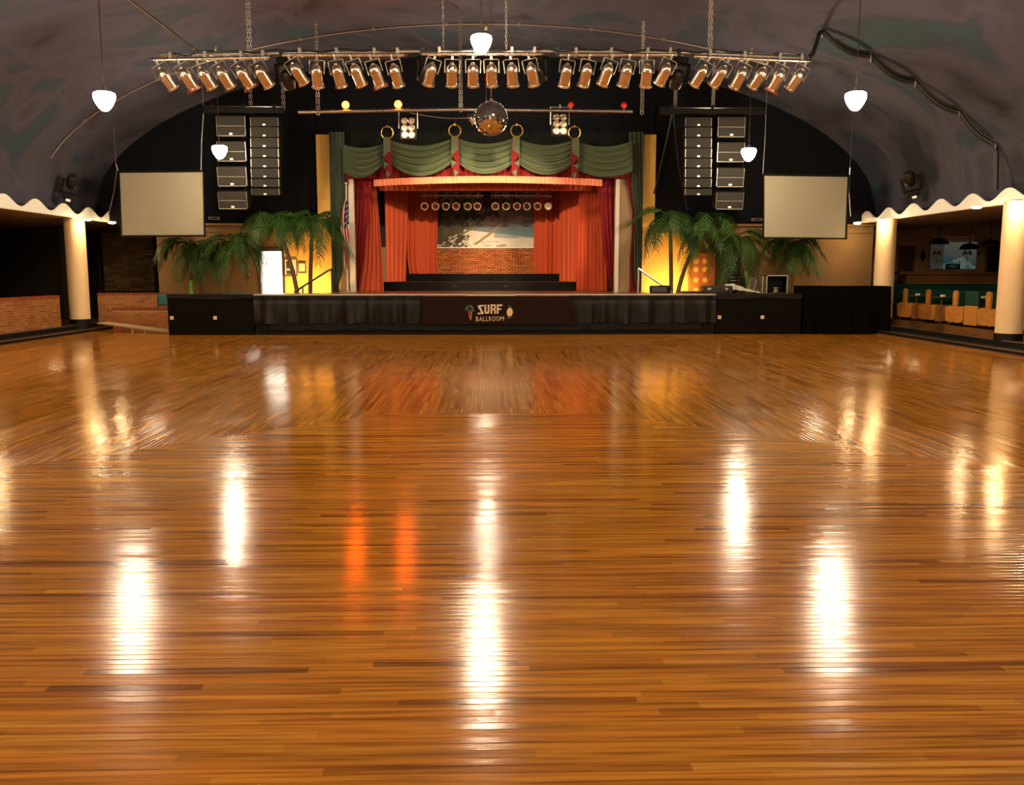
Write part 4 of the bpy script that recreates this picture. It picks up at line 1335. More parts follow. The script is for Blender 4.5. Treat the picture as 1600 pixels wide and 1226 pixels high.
colour_lamp(540, 164, ORANGELAMP, 'glowing orange lamp on the rear pipe, farther from the mirror ball', .085)
colour_lamp(622, 163, ORANGELAMP, 'glowing orange lamp on the rear pipe, closer to the mirror ball', .085)
colour_lamp(892, 164, REDLAMP, 'dim red lamp on the rear pipe, closer to the mirror ball', .065)
colour_lamp(975, 164.5, REDLAMP, 'dim red lamp on the rear pipe, farther from the mirror ball', .065)
for px, py, lab in ((637.5, 200, 'six-lamp blinder panel hanging on the flag side of the mirror ball'), (875, 194, 'six-lamp blinder panel hanging on the booth side of the mirror ball')):
    p = P(px, py, YP2)
    t = thing('blinder_light', lab, 'stage light', p, group='six-lamp blinders')
    MB().chamfer((-.19, .02, -.26), (.19, .14, .28), .02).build('housing', BLACK, t)
    MB().tube([(-.22, .06, 0), (-.22, .06, .40), (.22, .06, .40), (.22, .06, 0)], .012, 5).build('yoke', STEEL, t)
    MB().bb((-.02, .03, .38), (.02, .07, .46)).build('clamp', STEEL, t)
    for i in (-1, 1):
        for j in (-1, 0, 1):
            l = MB().lathe([(.0, .03), (.045, .024), (.072, .0), (.078, -.02), (.078, -.03)], 16, Matrix.Translation((i * .082, 0, j * .155)) @ Matrix.Rotation(R(90), 4, 'X'), caps=False).build('lamp_face', LENSCLR, t, smooth=True)
            MB().torus((i * .082, 0, j * .155), .078, .008, 16, 5).build('rim', CHROME, l)
p = P(738, 188, YP2 - .1)
t = thing('pin_spot', 'small pin spot beside the mirror ball', 'stage light', p, (R(20), R(-15), 0))
MB().lathe([(.05, -.1), (.06, .02), (.03, .09), (.0, .1)], 12).build('body', CHROME, t, smooth=True)
MB().tube([(-.07, 0, 0), (-.07, 0, .14), (.07, 0, .14), (.07, 0, 0)], .008, 4).build('yoke', STEEL, t)

# ---------------- speaker arrays
def beam(px0, px1, py, lab, zlift=0):
    a, b = P(px0, py, YA), P(px1, py, YA)
    t = thing('speaker_beam', lab, 'beam', a, group='black beams holding the speakers')
    MB().bb((a.x, YA - .08, a.z - .09), (b.x, YA + .08, a.z + .05)).build('beam', BLACK, t, world=True)
    MB().tube([(a.x, YA - .02, a.z + .09), (b.x, YA - .02, a.z + .09)], .028, 8).build('top_rail', mat('black_gloss', (.01, .009, .008), .25), t, world=True, smooth=True)
    for q in (.12, .5, .88):
        x = a.x + (b.x - a.x) * q
        MB().bb((x - .04, YA - .05, a.z + .04), (x + .04, YA + .05, a.z + .16)).build('lug', BLACK, t, world=True)
beam(318, 444, 172, 'black beam holding the two speaker columns on the brick wall side')
beam(1030, 1195, 174, 'black beam holding the two speaker columns on the booth side')


def cabinet(name, lab, grp, c0, c1, Y, px_badge, kind, tilt):
    """front face spans pixels c0=(x0,y0)..c1=(x1,y1)"""
    a = P(c0[0], c1[1], Y); b = P(c1[0], c0[1], Y)
    w_, h_ = b.x - a.x, b.z - a.z
    t = thing(name, lab, 'speaker', ((a.x + b.x) / 2, Y, a.z), (R(tilt), 0, 0), group=grp)
    dp = .42 if kind == 'line' else .55
    MB().chamfer((-w_ / 2, .012, .002), (w_ / 2, dp, h_ - .002), .012).build('cabinet', SPKBODY, t)
    if kind == 'line':
        MB().chamfer((-w_ / 2 + .008, 0, .008), (w_ / 2 - .008, .02, h_ - .006), .006).build('grille', SPKGRILLE, t)
        MB().bb((-.035, -.006, .022), (.035, .0, .062)).build('badge', BADGE, t)
    else:
        MB().chamfer((-w_ / 2 + .012, 0, h_ * .50), (w_ / 2 - .012, .02, h_ - .02), .006).build('grille', SPKGRILLE, t)
        MB().chamfer((-w_ / 2 + .012, 0, .02), (w_ / 2 - .012, .02, h_ * .47), .006).build('grille', SPKGRILLE, t)
        MB().bb((-w_ / 2, -.006, h_ * .475), (w_ / 2, .014, h_ * .495)).build('middle_rail', mat('rail_grey', (.25, .22, .18), .4), t)
        MB().bb((-w_ / 2, -.004, 0), (w_ / 2, .014, .016)).build('lower_rail', MATS['rail_grey'], t)
        MB().bb((-.04, -.006, .035), (.04, .0, .082)).build('badge', BADGE, t)
    for sx in (-1, 1):
        MB().bb((sx * w_ / 2 - .012, .03, .02), (sx * w_ / 2 + .012, .10, h_ - .02)).build('rigging_plate', STEEL, t)


for side, x0, x1, ys in (('brick wall side', 391.5, 433, [182, 197.5, 214.5, 231, 246.5, 262.5, 278.5, 293, 306]), ('booth side', 1072, 1112, [182.5, 198, 214.5, 231, 247, 262.5, 278, 293.5, 306])):
    for k in range(8):
        dx = .55 * k * (1 if x0 < 700 else -.35) * .5
        cabinet('line_array_speaker', 'slim line-array speaker, %s from the top, tall column on the %s' % (ORD[k], side), 'line-array cabinets', (x0 + dx, ys[k] + .4), (x1 + dx, ys[k + 1] - .4), 24.0 + .012 * k * k, 0, 'line', k * 1.3)
for side, x0, x1, dirn, ys in (('brick wall side', 339, 381.5, 1, [(180, 212.5), (220.5, 252), (260, 291), (299, 326.5)]), ('booth side', 1122.5, 1164.5, -1, [(182, 214), (222, 253), (262, 292), (300, 327)])):
    for k, (ya, yb) in enumerate(ys):
        dx = dirn * k * 1.1
        cabinet('subwoofer', 'deep two-panel subwoofer, %s from the top, spaced column on the %s' % (ORD[k], side), 'spaced subwoofer cabinets', (x0 + dx, ya), (x1 + dx, yb), 24.05 + .05 * k, 0, 'sub', 1.5 + 3 * k)
        if k < 3:
            p = P((x0 + x1) / 2 + dx, yb, 24.1)
    for px in (x0 + 1, x1 - 1):
        a = P(px, 176, 24.3); b = P(px + dirn * 3.3, 327, 24.3)
        tag(MB().tube([a, b], .016, 5).build('rigging_cable', BLACK), 'black rigging cable along the %s edge of the subwoofer column on the %s' % ('outer' if (px < 700) == (px < (x0 + x1) / 2) else 'inner', side), 'cable')
p0 = P(1050, 178, 24.2)
tag(MB().tube([p0, P(1038, 235, 24.8), P(1022, 302, 25.6)], .022, 6).build('speaker_cable', RUBBER), 'black cable slanting from the booth-side speaker beam to the yellow pier', 'cable')
tag(MB().tube([p0 + Vector((.03, 0, 0)), P(1060, 255, 24.8), P(1074, 328, 25.4)], .022, 6).build('speaker_cable', RUBBER), 'black cable falling from the booth-side speaker beam toward the palms', 'cable')


# ---------------- projection screens
def screen(c, Y, lab, cables):
    tl, tr, br, bl = [P(x, y, Y) for x, y in c]
    t = thing('projection_screen', lab, 'screen', (bl + br) / 2, group='hanging projection screens')
    fw = .045
    def q(u, v):
        return (bl + (br - bl) * u) * (1 - v) + (tl + (tr - tl) * u) * v
    MB().grid(lambda u, v: q(.02 + .96 * u, .03 + .94 * v) + Vector((0, -.003, 0)), 2, 2).grid(lambda u, v: q(.02 + .96 * u, .03 + .94 * v) + Vector((0, .012, 0)), 2, 2).build('fabric', SCREENM, t, world=True)
    for nm, u0, v0, u1, v1 in (('bottom_bar', 0, 0, 1, .022), ('top_case', 0, .972, 1, 1), ('side_border', 0, 0, .016, 1), ('side_border', .984, 0, 1, 1)):
        pts = [q(u0, v0), q(u1, v0), q(u1, v1), q(u0, v1)]
        e = Vector((0, .02 if nm == 'side_border' else .05, 0))
        MB().add([p - e for p in pts] + [p + e for p in pts], [(0, 1, 2, 3), (4, 7, 6, 5), (0, 4, 5, 1), (1, 5, 6, 2), (2, 6, 7, 3), (3, 7, 4, 0)]).build(nm, BLACK, t, world=True)
    for cpts in cables:
        q0 = P(*cpts[0], Y)
        MB().tube([q0, (q0.x, q0.y, ceil_z(q0.x) - .005)], .008, 5).build('drop_wire', STEEL, t, world=True)
        MB().tube([P(x, y, Y) for x, y in cpts], .012, 5).build('hanging_cable', STEEL, t, world=True)


screen([(184.5, 267), (319, 266), (321, 369.5), (188.5, 370.5)], 24.5, 'grey projection screen hanging over the palms on the brick wall side', [[(181, 256), (185, 268)], [(318, 175), (315, 220), (314, 268)]])
screen([(1192, 271.5), (1327, 273.5), (1323, 374), (1191.5, 373)], 24.5, 'grey projection screen hanging over the palms on the booth side', [[(1197, 177), (1195, 225), (1192, 272)], [(1328, 262), (1326.5, 300), (1329, 338)]])
tag(MB().tube([P(183, 262, 24.5), P(178, 300, 24.8), P(170, 334, 25.2)], .01, 5).build('screen_cable', mat('pale_cable', (.35, .3, .25), .5)), 'thin pale cable falling beside the brick-wall-side screen to the cornice', 'cable')

# ---------------- lights on the stage (two double bars of par cans facing out)
YQ = 30.0
for bn, pa, pb, xs, gels in (('flag-side', 658, 755, [664, 681, 697, 713, 731, 746], ['plain', 'rlens', 'plain', 'rlens', 'blens', 'rlens']), ('opposite', 766, 862, [774, 790.5, 807.5, 823, 839.5, 856], ['rlens', 'plain', 'rlens', 'plain', 'rlens', 'clear'])):
    a, b = P(pa, 305, YQ), P(pb, 305.5, YQ)
    t = thing('lighting_bar', 'pale bar holding twelve par cans inside the stage, %s one' % bn, 'lighting bar', a, group='lighting bars inside the stage')
    MB().tube([a, b], .028, 8).build('pipe', ALU, t, world=True, smooth=True)
    for q in (.2, .8):
        p = a + (b - a) * q
        MB().tube([p, (p.x, p.y, 6.1)], .012, 5).build('hanger', STEEL, t, world=True)
    for k, x in enumerate(xs):
        p = P(x, 305, YQ)
        place_can('plain' if k % 3 else 'clear', p + Vector((0, 0, .03)), 85, 0, 'par can in the upper row inside the stage, %s of six on the %s bar' % (ORD[k], bn), 'par cans inside the stage', yaw=180, flip=False).rotation_euler = (R(180), 0, 0)
        place_can(gels[k], p - Vector((0, 0, .03)), -80, 0, 'par can in the lower row inside the stage, %s of six on the %s bar' % (ORD[k], bn), 'par cans inside the stage')

# ================================================================== PALMS
def frond_mesh(seed, L_, rise, droop, leaf):
    rr = random.Random(seed)
    mb = MB()
    def pt(s_):
        return Vector((L_ * (s_ - .18 * s_ * s_), 0, rise * s_ - droop * s_ * s_))
    n_ = 12
    mb.tube([pt(i / n_) for i in range(n_ + 1)], [.016 * (1 - .8 * i / n_) for i in range(n_ + 1)], 4, False)
    k = 25
    for i in range(k):
        s_ = .16 + .84 * i / (k - 1)
        p = pt(s_); tg = (pt(min(1, s_ + .02)) - pt(s_ - .02)).normalized()
        ll = leaf * (.35 + .65 * math.sin(math.pi * (.15 + .8 * s_))) * rr.uniform(.85, 1.15)
        for sd in (-1, 1):
            side = Vector((0, sd, 0))
            dirv = (tg * rr.uniform(.55, .85) + side * rr.uniform(.55, .8) + Vector((0, 0, rr.uniform(-.25, .12)))).normalized()
            w_ = tg * .021
            m1 = p + dirv * ll * .5 + Vector((0, 0, -.05 * ll))
            tip = p + dirv * ll * .86 + Vector((0, 0, -.38 * ll))
            up_ = Vector((0, 0, .006))
            mb.add([p - w_ * .5, p + w_ * .5, m1 + w_ * .8, m1 - w_ * .8, tip, m1 + up_], [(0, 1, 2, 5), (0, 5, 3), (5, 2, 4), (3, 5, 4)])
    return mb.mesh('frond', LEAF, False)


FR = [frond_mesh(60 + i, 1.0, r_, d_, .42) for i, (r_, d_) in enumerate(((.70, 1.10), (.45, 1.05), (.95, 1.2), (.15, 1.0), (.60, 1.45)))]


def palm(lab, base, crown, nf, size, seed, shaft=.35, low=False, dark=False):
    """base and crown in world coordinates"""
    rr = random.Random(seed)
    base, crown = Vector(base), Vector(crown)
    t = thing('palm_tree', lab, 'palm tree', base, group='artificial palms beside the stage')
    n_ = 14; pts = []; rs = []
    for i in range(n_ + 1):
        q = i / n_
        p = (crown - base) * q
        p.x -= (crown.x - base.x) * .25 * math.sin(math.pi * q)
        pts.append(p); rs.append((.062 if not dark else .04) * (1.1 - .35 * q) * (1.04 if i % 2 else 1))
    k0 = int(n_ * (1 - shaft))
    if low:                          # bright green sleeve low on the trunk
        MB().tube(pts[:k0 + 1], [r_ * 1.05 for r_ in rs[:k0 + 1]], 10).build('green_sleeve', TRUNKG, t, smooth=True)
        MB().tube(pts[k0:], rs[k0:], 10).build('trunk', TRUNK, t, smooth=True)
    else:
        MB().tube(pts[:k0 + 1], rs[:k0 + 1], 10).build('trunk', TRUNK, t, smooth=True)
        MB().tube(pts[k0:], [r_ * 1.04 for r_ in rs[k0:]], 10).build('crownshaft', STEM, t, smooth=True)
    MB().lathe([(.22, 0), (.26, .3), (.24, .3), (.23, .05)], 18).build('pot', BLACK, t, smooth=True)
    nf = int(nf * 1.25)
    for i in range(nf):
        o = bpy.data.objects.new('frond', FR[rr.randrange(len(FR))]); C.objects.link(o); o.parent = t
        o.location = crown - base + Vector((0, 0, rr.uniform(-.12, .06)))
        a = 2 * math.pi * (i + rr.uniform(-.3, .3)) / nf * (1.0 if nf < 12 else 2.4)
        s_ = size * rr.uniform(.95, 1.30)
        if math.sin(a) > .2: s_ *= 1 - .55 * math.sin(a)         # shorter toward the wall
        o.rotation_euler = (rr.uniform(-.3, .3), rr.uniform(-.35, .45), a)
        o.scale = (s_, s_ * rr.uniform(.9, 1.1), s_)


YG = 25.55
def pp(x, y, Y=YG): return P(x, y, Y)
def ground(x, y, Y, z=0.0):
    p = P(x, y, Y); return Vector((p.x, p.y, z))
palm('palm with a bright green lower sleeve nearest the brick wall side screen', ground(299, 458, 25.75), pp(296, 380, 25.75), 13, .95, 1, .42, low=True)
palm('palm with a short straight brown trunk, second from the brick walls', ground(314, 460, 25.9), pp(316, 388, 25.9), 11, .80, 2, .24)
palm('palm leaning gently with a green crownshaft beside the bright doorway', ground(338, 460, 25.6), pp(362, 378, 25.6), 15, 1.05, 3, .25)
palm('tall palm leaning over the framed pictures beside the doorway', ground(470, 500, 25.3), pp(428, 340, 25.3), 16, 1.05, 4, .16)
palm('tall straight palm beside the flag and left handrail', ground(484, 460, 25.6), pp(489, 342, 25.6), 16, 1.08, 5, .2)
palm('tall straight palm in front of the brightest yellow wall', ground(1049, 460, 25.6), pp(1047, 343, 25.6), 17, 1.08, 6, .24)
palm('leaning palm in front of the star-cut wooden screen', ground(1052, 500, 25.3), pp(1102, 352, 25.3), 16, 1.05, 7, .25)
palm('palm leaning over the silver case with a green lower trunk', ground(1176, 460, 25.5), pp(1152, 372, 25.5), 15, .98, 8, .35, low=True)
palm('palm leaning toward the booth-side screen behind the open rack case', ground(1204, 460, 25.8), pp(1234, 384, 25.8), 10, .85, 9, .5, low=True)
palm('thin dark palm drooping beside the draped table', ground(1237, 460, 25.7), pp(1241, 380, 25.7), 13, 1.0, 10, .3, dark=True)

# ================================================================== THINGS ON AND BESIDE THE STAGE
# yellow uplights behind the palms
def uplight(px, lab, X=None):
    p = P(px, 470, 26.12)
    t = thing('uplight', lab, 'light', (p.x, 25.72, .22), group='floor uplights behind the palms')
    MB().lathe([(.10, 0), (.10, .04), (.03, .05), (.03, .50)], 14).build('stand', BLACK, t, smooth=True)
    MB().lathe([(.05, 0), (.11, .05), (.12, .16), (.11, .16), (.10, .06), (.0, .05)], 16, Matrix.Translation((0, .02, .50)) @ Matrix.Rotation(R(-25), 4, 'X'), caps=False).build('shade', BLACK, t, smooth=True)
    l = MB().lathe([(.0, .17), (.06, .15), (.075, .11), (.05, .07)], 14, Matrix.Translation((0, .02, .50)) @ Matrix.Rotation(R(-25), 4, 'X')).build('bulb', mat('lit_yellow_bulb', (1, .8, .3), .3, emit=((1.0, .58, .17), UPLIGHT_POWER)), t, smooth=True)


uplight(497, 'yellow floor uplight hidden behind the stage edge beside the left handrail')
uplight(466, 'yellow floor uplight hidden behind the stage edge below the framed pictures')
uplight(1037, 'yellow floor uplight hidden behind the stage edge near the silver handrail')
uplight(1060, 'yellow floor uplight hidden behind the stage edge near the star-cut screen')

# American flag on a pole
pb = PZ(542, 455, ZST); YFL = 25.75
pb = Vector((P(543, 450, YFL).x, YFL, ZST))
t = thing('flag', 'draped stars and stripes flag on a pale pole beside the maroon curtain', 'flag', pb)
ptop = P(545, 288, YFL).z
MB().lathe([(.17, 0), (.17, .02), (.05, .04), (.03, .10)], 20, Matrix.Translation((0, 0, 0))).build('base', mat('flag_base', (.55, .40, .18), .35, .8), t, smooth=True)
MB().tube([(0, 0, .05), (.03, 0, ptop - ZST)], .016, 8).build('pole', mat('flag_pole', (.75, .70, .62), .35), t, smooth=True)
MB().lathe([(.0, 0), (.035, .02), (.035, .05), (0, .08)], 10, Matrix.Translation((.03, 0, ptop - ZST))).build('finial', BRASS, t, smooth=True)
zt_, zb_ = P(545, 312, YFL).z - ZST, P(541, 424, YFL).z - ZST
mb = MB(); mb.c = []
nu, nv = 60, 50
for j in range(nv + 1):
    v = j / nv
    for i in range(nu + 1):
        u = i / nu
        wd = .10 + .10 * math.sin(math.pi * min(1, v * 1.3)) + .04 * v
        x = .02 - u * wd + .10 * (1 - v) * .3 + .05
        y = -.05 + .055 * math.sin(u * 15 + v * 3) * (.4 + .6 * v)
        z = zt_ + (zb_ - zt_) * (v * (.80 + .20 * math.sin(u * 2.6)))
        mb.v.append((x, y, z))
        st = u * 6.5 + v * 5.0
        if v < .42 and u < .75 - v * .4:
            c = (.012, .016, .07)
            if (int(u * 14) + int(v * 26)) % 3 == 0 and int(v * 26) % 2 == 0: c = (.75, .72, .66)
        else:
            c = (.50, .012, .018) if int(st) % 2 else (.78, .70, .60)
        mb.c.append(c)
mb.f = [(j * (nu + 1) + i, j * (nu + 1) + i + 1, (j + 1) * (nu + 1) + i + 1, (j + 1) * (nu + 1) + i) for j in range(nv) for i in range(nu)]
mb.build('cloth', mat_tint('flag_cloth', .7, .3), t, smooth=True)

# hand rails
def rail(pts, posts, m, lab, Y):
    q = [P(x, y, Y) for x, y in pts]
    t = thing('handrail', lab, 'handrail', (q[0].x, Y, ZST))
    MB().tube(q, .028, 8).build('rail', m, t, world=True, smooth=True)
    for (x, y, y2) in posts:
        a = P(x, y, Y); b = P(x, y2, Y)
        MB().tube([a, (a.x, a.y, b.z)], .022, 8).build('post', m, t, world=True, smooth=True)
rail([(519, 420), (512, 423), (460, 456)], [(518, 420, 458), (473, 448, 462)], mat('rail_bronze', (.05, .035, .025), .4, .5), 'dark slanting handrail of the steps beside the flag', 24.75)
rail([(997, 419), (1004, 424), (1050, 457)], [(997.5, 419, 458), (1044, 453, 462)], ALU, 'silver slanting handrail of the steps opposite the flag', 24.75)

# framed pictures
for x0, y0, x1, y1, lab, inner in ((444.5, 404, 464, 431.5, 'larger framed picture on the yellow wall beside the doorway', True), (466, 410, 478, 426.5, 'smaller framed certificate on the yellow wall beside the tall palm', False)):
    a = P(x0, y1, YB - .02); b = P(x1, y0, YB - .02)
    t = thing('framed_picture', lab, 'picture', (a.x, YB - .02, a.z), group='framed pictures by the doorway')
    w_, h_ = b.x - a.x, b.z - a.z
    for lo, hi in (((0, -.02, 0), (w_, .02, .025)), ((0, -.02, h_ - .025), (w_, .02, h_)), ((0, -.02, .025), (.025, .02, h_ - .025)), ((w_ - .025, -.02, .025), (w_, .02, h_ - .025))):
        MB().bb(lo, hi).build('frame_strip', mat('frame_dark', (.04, .02, .01), .4), t)
    MB().bb((.02, .0, .02), (w_ - .02, .015, h_ - .02)).build('print', mat('picture_paper', (.66, .55, .38), .6), t)
    if inner:
        MB().bb((.06, -.003, .05), (w_ - .06, .001, .17)).bb((.06, -.003, .22), (w_ * .45, .001, .44)).build('photo', mat('picture_photo', (.05, .04, .035), .5), t)

# small amplifier on the stage
p = PZ(1033, 457, ZST)
t = thing('stage_amplifier', 'small black amplifier with ribbed grille beside the silver handrail', 'amplifier', (P(1032, 452, 24.6).x, 24.55, ZST))
MB().chamfer((-.26, 0, 0), (.28, .3, .20), .02).build('case', BLACK, t)
for k in range(9):
    MB().bb((-.235 + k * .045, -.008, .03), (-.21 + k * .045, .0, .17)).build('grille_bar', mat('grille_grey', (.10, .09, .08), .5), t)
MB().tube([(-.08, .15, .2), (-.08, .15, .235), (.08, .15, .235), (.08, .15, .2)], .01, 5).build('carry_handle', STEEL, t)

# star-cut wooden screen
a = P(1077, 470, 26.25); b = P(1118, 396, 26.25)
t = thing('wooden_screen', 'orange-brown wooden panel with cut-out stars behind the leaning palm', 'screen panel', (a.x, 26.25, 0))
MB().bb((0, 0, 0), (b.x - a.x, .05, b.z)).build('panel', mat('amber_panel', (.34, .10, .012), .5, noise=(3, (.26, .075, .01), .3)), t)
for py in (394 + 14, 425 - 4, 437.5, 453, 467):
    for px in (1088, 1102):
        c = P(px, py, 26.2)
        poly = []
        for k in range(16):
            r_ = .088 if k % 2 else .066
            w_ = 2 * math.pi * k / 16
            poly.append((c.x - a.x + r_ * math.cos(w_), c.z + r_ * math.sin(w_)))
        MB().prism(poly, .008, Matrix.Translation((0, -.009, 0))).build('star', mat('star_glow', (.62, .34, .07), .5), t)  # light showing through the cut-outs, put in as bright coloured pieces

# equipment on the booth-side platform
def casebox(px0, px1, py0, Y, lab, nm, cat, m, depth=.4):
    A = P(px0, 455, Y); B = P(px1, 455, Y); zt2 = P(px0, py0, Y).z
    t = thing(nm, lab, cat, ((A.x + B.x) / 2, Y, ZST + .008))
    MB().chamfer((-(B.x - A.x) / 2, 0, 0), ((B.x - A.x) / 2, depth, zt2 - ZST - .008), .015).build('case', m, t)
    return t, B.x - A.x, zt2 - ZST
t, w_, h_ = casebox(1099, 1145, 446.5, 24.0, 'low black equipment case on the booth-side platform', 'equipment_case', 'case', mat('case_black', (.010, .007, .005), .5))
for sx in (-1, 1):
    MB().bb((sx * w_ * .3 - .05, -.012, h_ * .45), (sx * w_ * .3 + .05, .0, h_ * .7)).build('latch', STEEL, t)
MB().tube([(w_ * .36, -.01, h_ * .3), (w_ * .36, -.05, h_ * .4), (w_ * .36, -.05, h_ * .7), (w_ * .36, -.01, h_ * .8)], .012, 5).build('side_handle', BLACK, t)
t, w_, h_ = casebox(1066, 1100, 455, 24.1, 'flat black box at the front of the booth-side palms', 'equipment_case', 'case', mat('case_black', (.010, .007, .005), .5), .3)
MB().bb((-.1, -.01, .005), (.1, .0, max(.02, h_ * .5))).build('label_strip', BLACK, t)
# crumpled pale cloth
def clf(u, v):
    px = 1122 + (1190 - 1122) * u
    top = interp([(1122, 456), (1135, 444), (1147, 443), (1165, 450), (1190, 457)], px)[0]
    p = P(px, top, 24.35)
    z = max(ZST + .012, ZST + (p.z - ZST) * math.sin(math.pi * (.12 + .80 * v)))
    return (p.x, 24.2 + .5 * v + .02 * math.sin(u * 31), z + .012 * math.sin(u * 37 + v * 11) * math.sin(v * 23 + u * 5))
tag(MB().grid(clf, 60, 30).build('crumpled_cloth', mat('pale_quilt', (.50, .46, .38), .8, noise=(30, (.32, .29, .24), .3), bump=(30, .5)), smooth=True), 'crumpled pale packing cloth heaped on the booth-side platform', 'cloth')
# tilted lid with metal edges
lp = P(1178, 446, 24.4)
t = thing('flight_case_lid', 'tilted brown flight-case lid with silver edges behind the pale cloth', 'case', (lp.x, 24.45, ZST + .01), (R(-18), R(17), 0))
MB().bb((-.16, 0, 0), (.16, .06, .40)).build('panel', mat('lid_brown', (.05, .032, .018), .5), t)
for x in (-.16, 0, .16):
    MB().bb((x - .012, -.012, 0), (x + .012, .005, .40)).build('edge', ALU, t)
MB().bb((-.17, -.012, .39), (.17, .06, .41)).bb((-.17, -.012, 0), (.17, .06, .02)).build('edge', ALU, t)
# open rack case
A = P(1197, 455, 24.1); B = P(1230, 455, 24.1); zt2 = P(1200, 430, 24.1).z
W_, Hh = B.x - A.x, zt2 - ZST - .008
t = thing('rack_case', 'open black rack case with silver edges on the booth-side platform', 'case', ((A.x + B.x) / 2, 24.1, ZST + .008))
MB().bb((-W_ / 2, 0, 0), (-W_ / 2 + .02, .4, Hh)).bb((W_ / 2 - .02, 0, 0), (W_ / 2, .4, Hh)).bb((-W_ / 2, 0, 0), (W_ / 2, .4, .02)).bb((-W_ / 2, 0, Hh - .02), (W_ / 2, .4, Hh)).bb((-W_ / 2, .38, 0), (W_ / 2, .4, Hh)).build('shell', BLACK, t)
for lo, hi in (((-W_ / 2 - .004, -.008, 0), (-W_ / 2 + .022, .004, Hh)), ((W_ / 2 - .022, -.008, 0), (W_ / 2 + .004, .004, Hh)), ((-W_ / 2, -.008, Hh - .02), (W_ / 2, .004, Hh + .004))):
    MB().bb(lo, hi).build('edge', ALU, t)
MB().lathe([(.07, 0), (.075, .05), (.05, .06), (.05, .10), (.09, .11), (.02, .14)], 14, Matrix.Translation((.02, .15, .02))).build('spotlight_base', mat('gear_grey', (.35, .32, .28), .4, .5), t, smooth=True)
MB().bb((-W_ / 2 - .10, .02, 0), (-W_ / 2 - .01, .38, Hh * .96)).build('door_panel', mat('lid_brown', (.05, .032, .018), .5), t)
MB().bb((-W_ / 2 - .105, .012, 0), (-W_ / 2 - .085, .03, Hh * .96)).build('edge', ALU, t)
# rack of electronics behind the palms
A = P(1139, 440, 25.9); B = P(1156, 440, 25.9)
t = thing('equipment_rack', 'black electronics rack standing behind the drooping palm', 'rack', ((A.x + B.x) / 2, 25.9, 0))
W_ = B.x - A.x
MB().bb((-W_ / 2, 0, 0), (W_ / 2, .45, P(1145, 408, 25.9).z)).build('cabinet', BLACK, t)
for k, py in enumerate((414, 418, 422, 427, 433, 438)):
    z = P(1145, py, 25.9).z
    u_ = MB().bb((-W_ / 2 + .02, -.012, z - .03), (W_ / 2 - .02, 0, z + .02)).build('unit', mat('unit_dark', (.03, .026, .022), .4), t)
    MB().bb((-W_ / 2 + .05, -.016, z - .012), (-W_ / 2 + .05 + .05 * (k % 3 + 1), -.012, z + .006)).build('display', mat('unit_display', (.45, .40, .34), .4), u_)
t = thing('monitor_speaker', 'small black box speaker leaning beside the leaning palm trunk', 'speaker', (P(1160, 445, 25.0).x, 25.0, ZST - .2))
MB().chamfer((-.09, 0, -.6), (.09, .25, P(1160, 434, 25.0).z - ZST + .2), .015).build('cabinet', BLACK, t)
MB().bb((-.07, -.008, .05), (.07, 0, .38)).build('grille', SPKGRILLE, t)

# teal chairs behind the platform near the ramp
def chair(x, y, lab, rz, z=0.0, back=1.12):
    t = thing('chair', lab, 'chair', (x, y, z), (0, 0, rz), group='teal chairs by the ramp')
    MB().chamfer((-.22, -.02, back - .30), (.22, .035, back), .02).build('backrest', TEAL, t)
    MB().chamfer((-.22, -.44, .42), (.22, -.01, .48), .02).build('seat', TEAL, t)
    for sx in (-.2, .2):
        MB().tube([(sx, .03, back - .1), (sx, .02, .44), (sx, .06, 0)], .012, 6).build('rear_leg', BLACK, t)
        MB().tube([(sx, -.42, .44), (sx, -.44, 0)], .012, 6).build('front_leg', BLACK, t)
p = P(258, 462, 25.6)
chair(p.x, 25.62, 'teal chair at the ramp end of the side platform', R(188), back=P(255, 459.5, 25.6).z)
p = P(361, 458, 25.1)
chair(p.x, 25.55, 'teal chair whose back shows above the side platform below the leaning palm', R(180), back=P(361, 457, 25.55).z)

# small wall boxes on the dark wall
for px, py, lab in ((335, 341, 'small grey device on the dark wall above the palms, brick wall side'), (1182, 343, 'small grey device on the dark wall beside the screen, booth side')):
    p = P(px, py, YB - .05)
    t = thing('wall_device', lab, 'device', p, group='small devices on the dark wall')
    MB().chamfer((-.15, -.08, -.04), (.15, .05, .04), .01).build('case', mat('device_grey', (.16, .14, .12), .5), t)
    MB().bb((-.10, -.088, -.022), (-.06, -.08, .022)).bb((-.04, -.088, -.022), (.10, -.08, .022)).build('face_plate', BLACK, t)
# ramp of planks
ra = thing('ramp', 'pale wooden plank ramp between the step and the dance floor', 'ramp', (-10.5, 24.6, 0))
c0, c1 = P(150, 503, 24.55), P(263, 517, 23.9)
c0.z, c1.z = Z2 + .02, .03
c0 = Vector((c0.x, 24.6, Z2 + .04)); c1 = Vector((P(266, 517, 23.9).x, 24.0, .035))
dv = c1 - c0; nrm = Vector((-dv.y, dv.x, 0)).normalized()
RAMPW = mat('ramp_wood', (.42, .30, .15), .6, noise=(4, (.34, .24, .12), .3, (1, 6, 1)))
for k in range(4):
    o0, o1 = nrm * (.0 + .12 * k + .004), nrm * (.12 * k + .116)
    q = [c0 + o0, c1 + o0, c1 + o1, c0 + o1]
    d_ = Vector((0, 0, .035))
    MB().add([p - d_ for p in q] + q, [(3, 2, 1, 0), (4, 5, 6, 7), (0, 1, 5, 4), (1, 2, 6, 5), (2, 3, 7, 6), (3, 0, 4, 7)]).build('plank', RAMPW, ra, world=True)
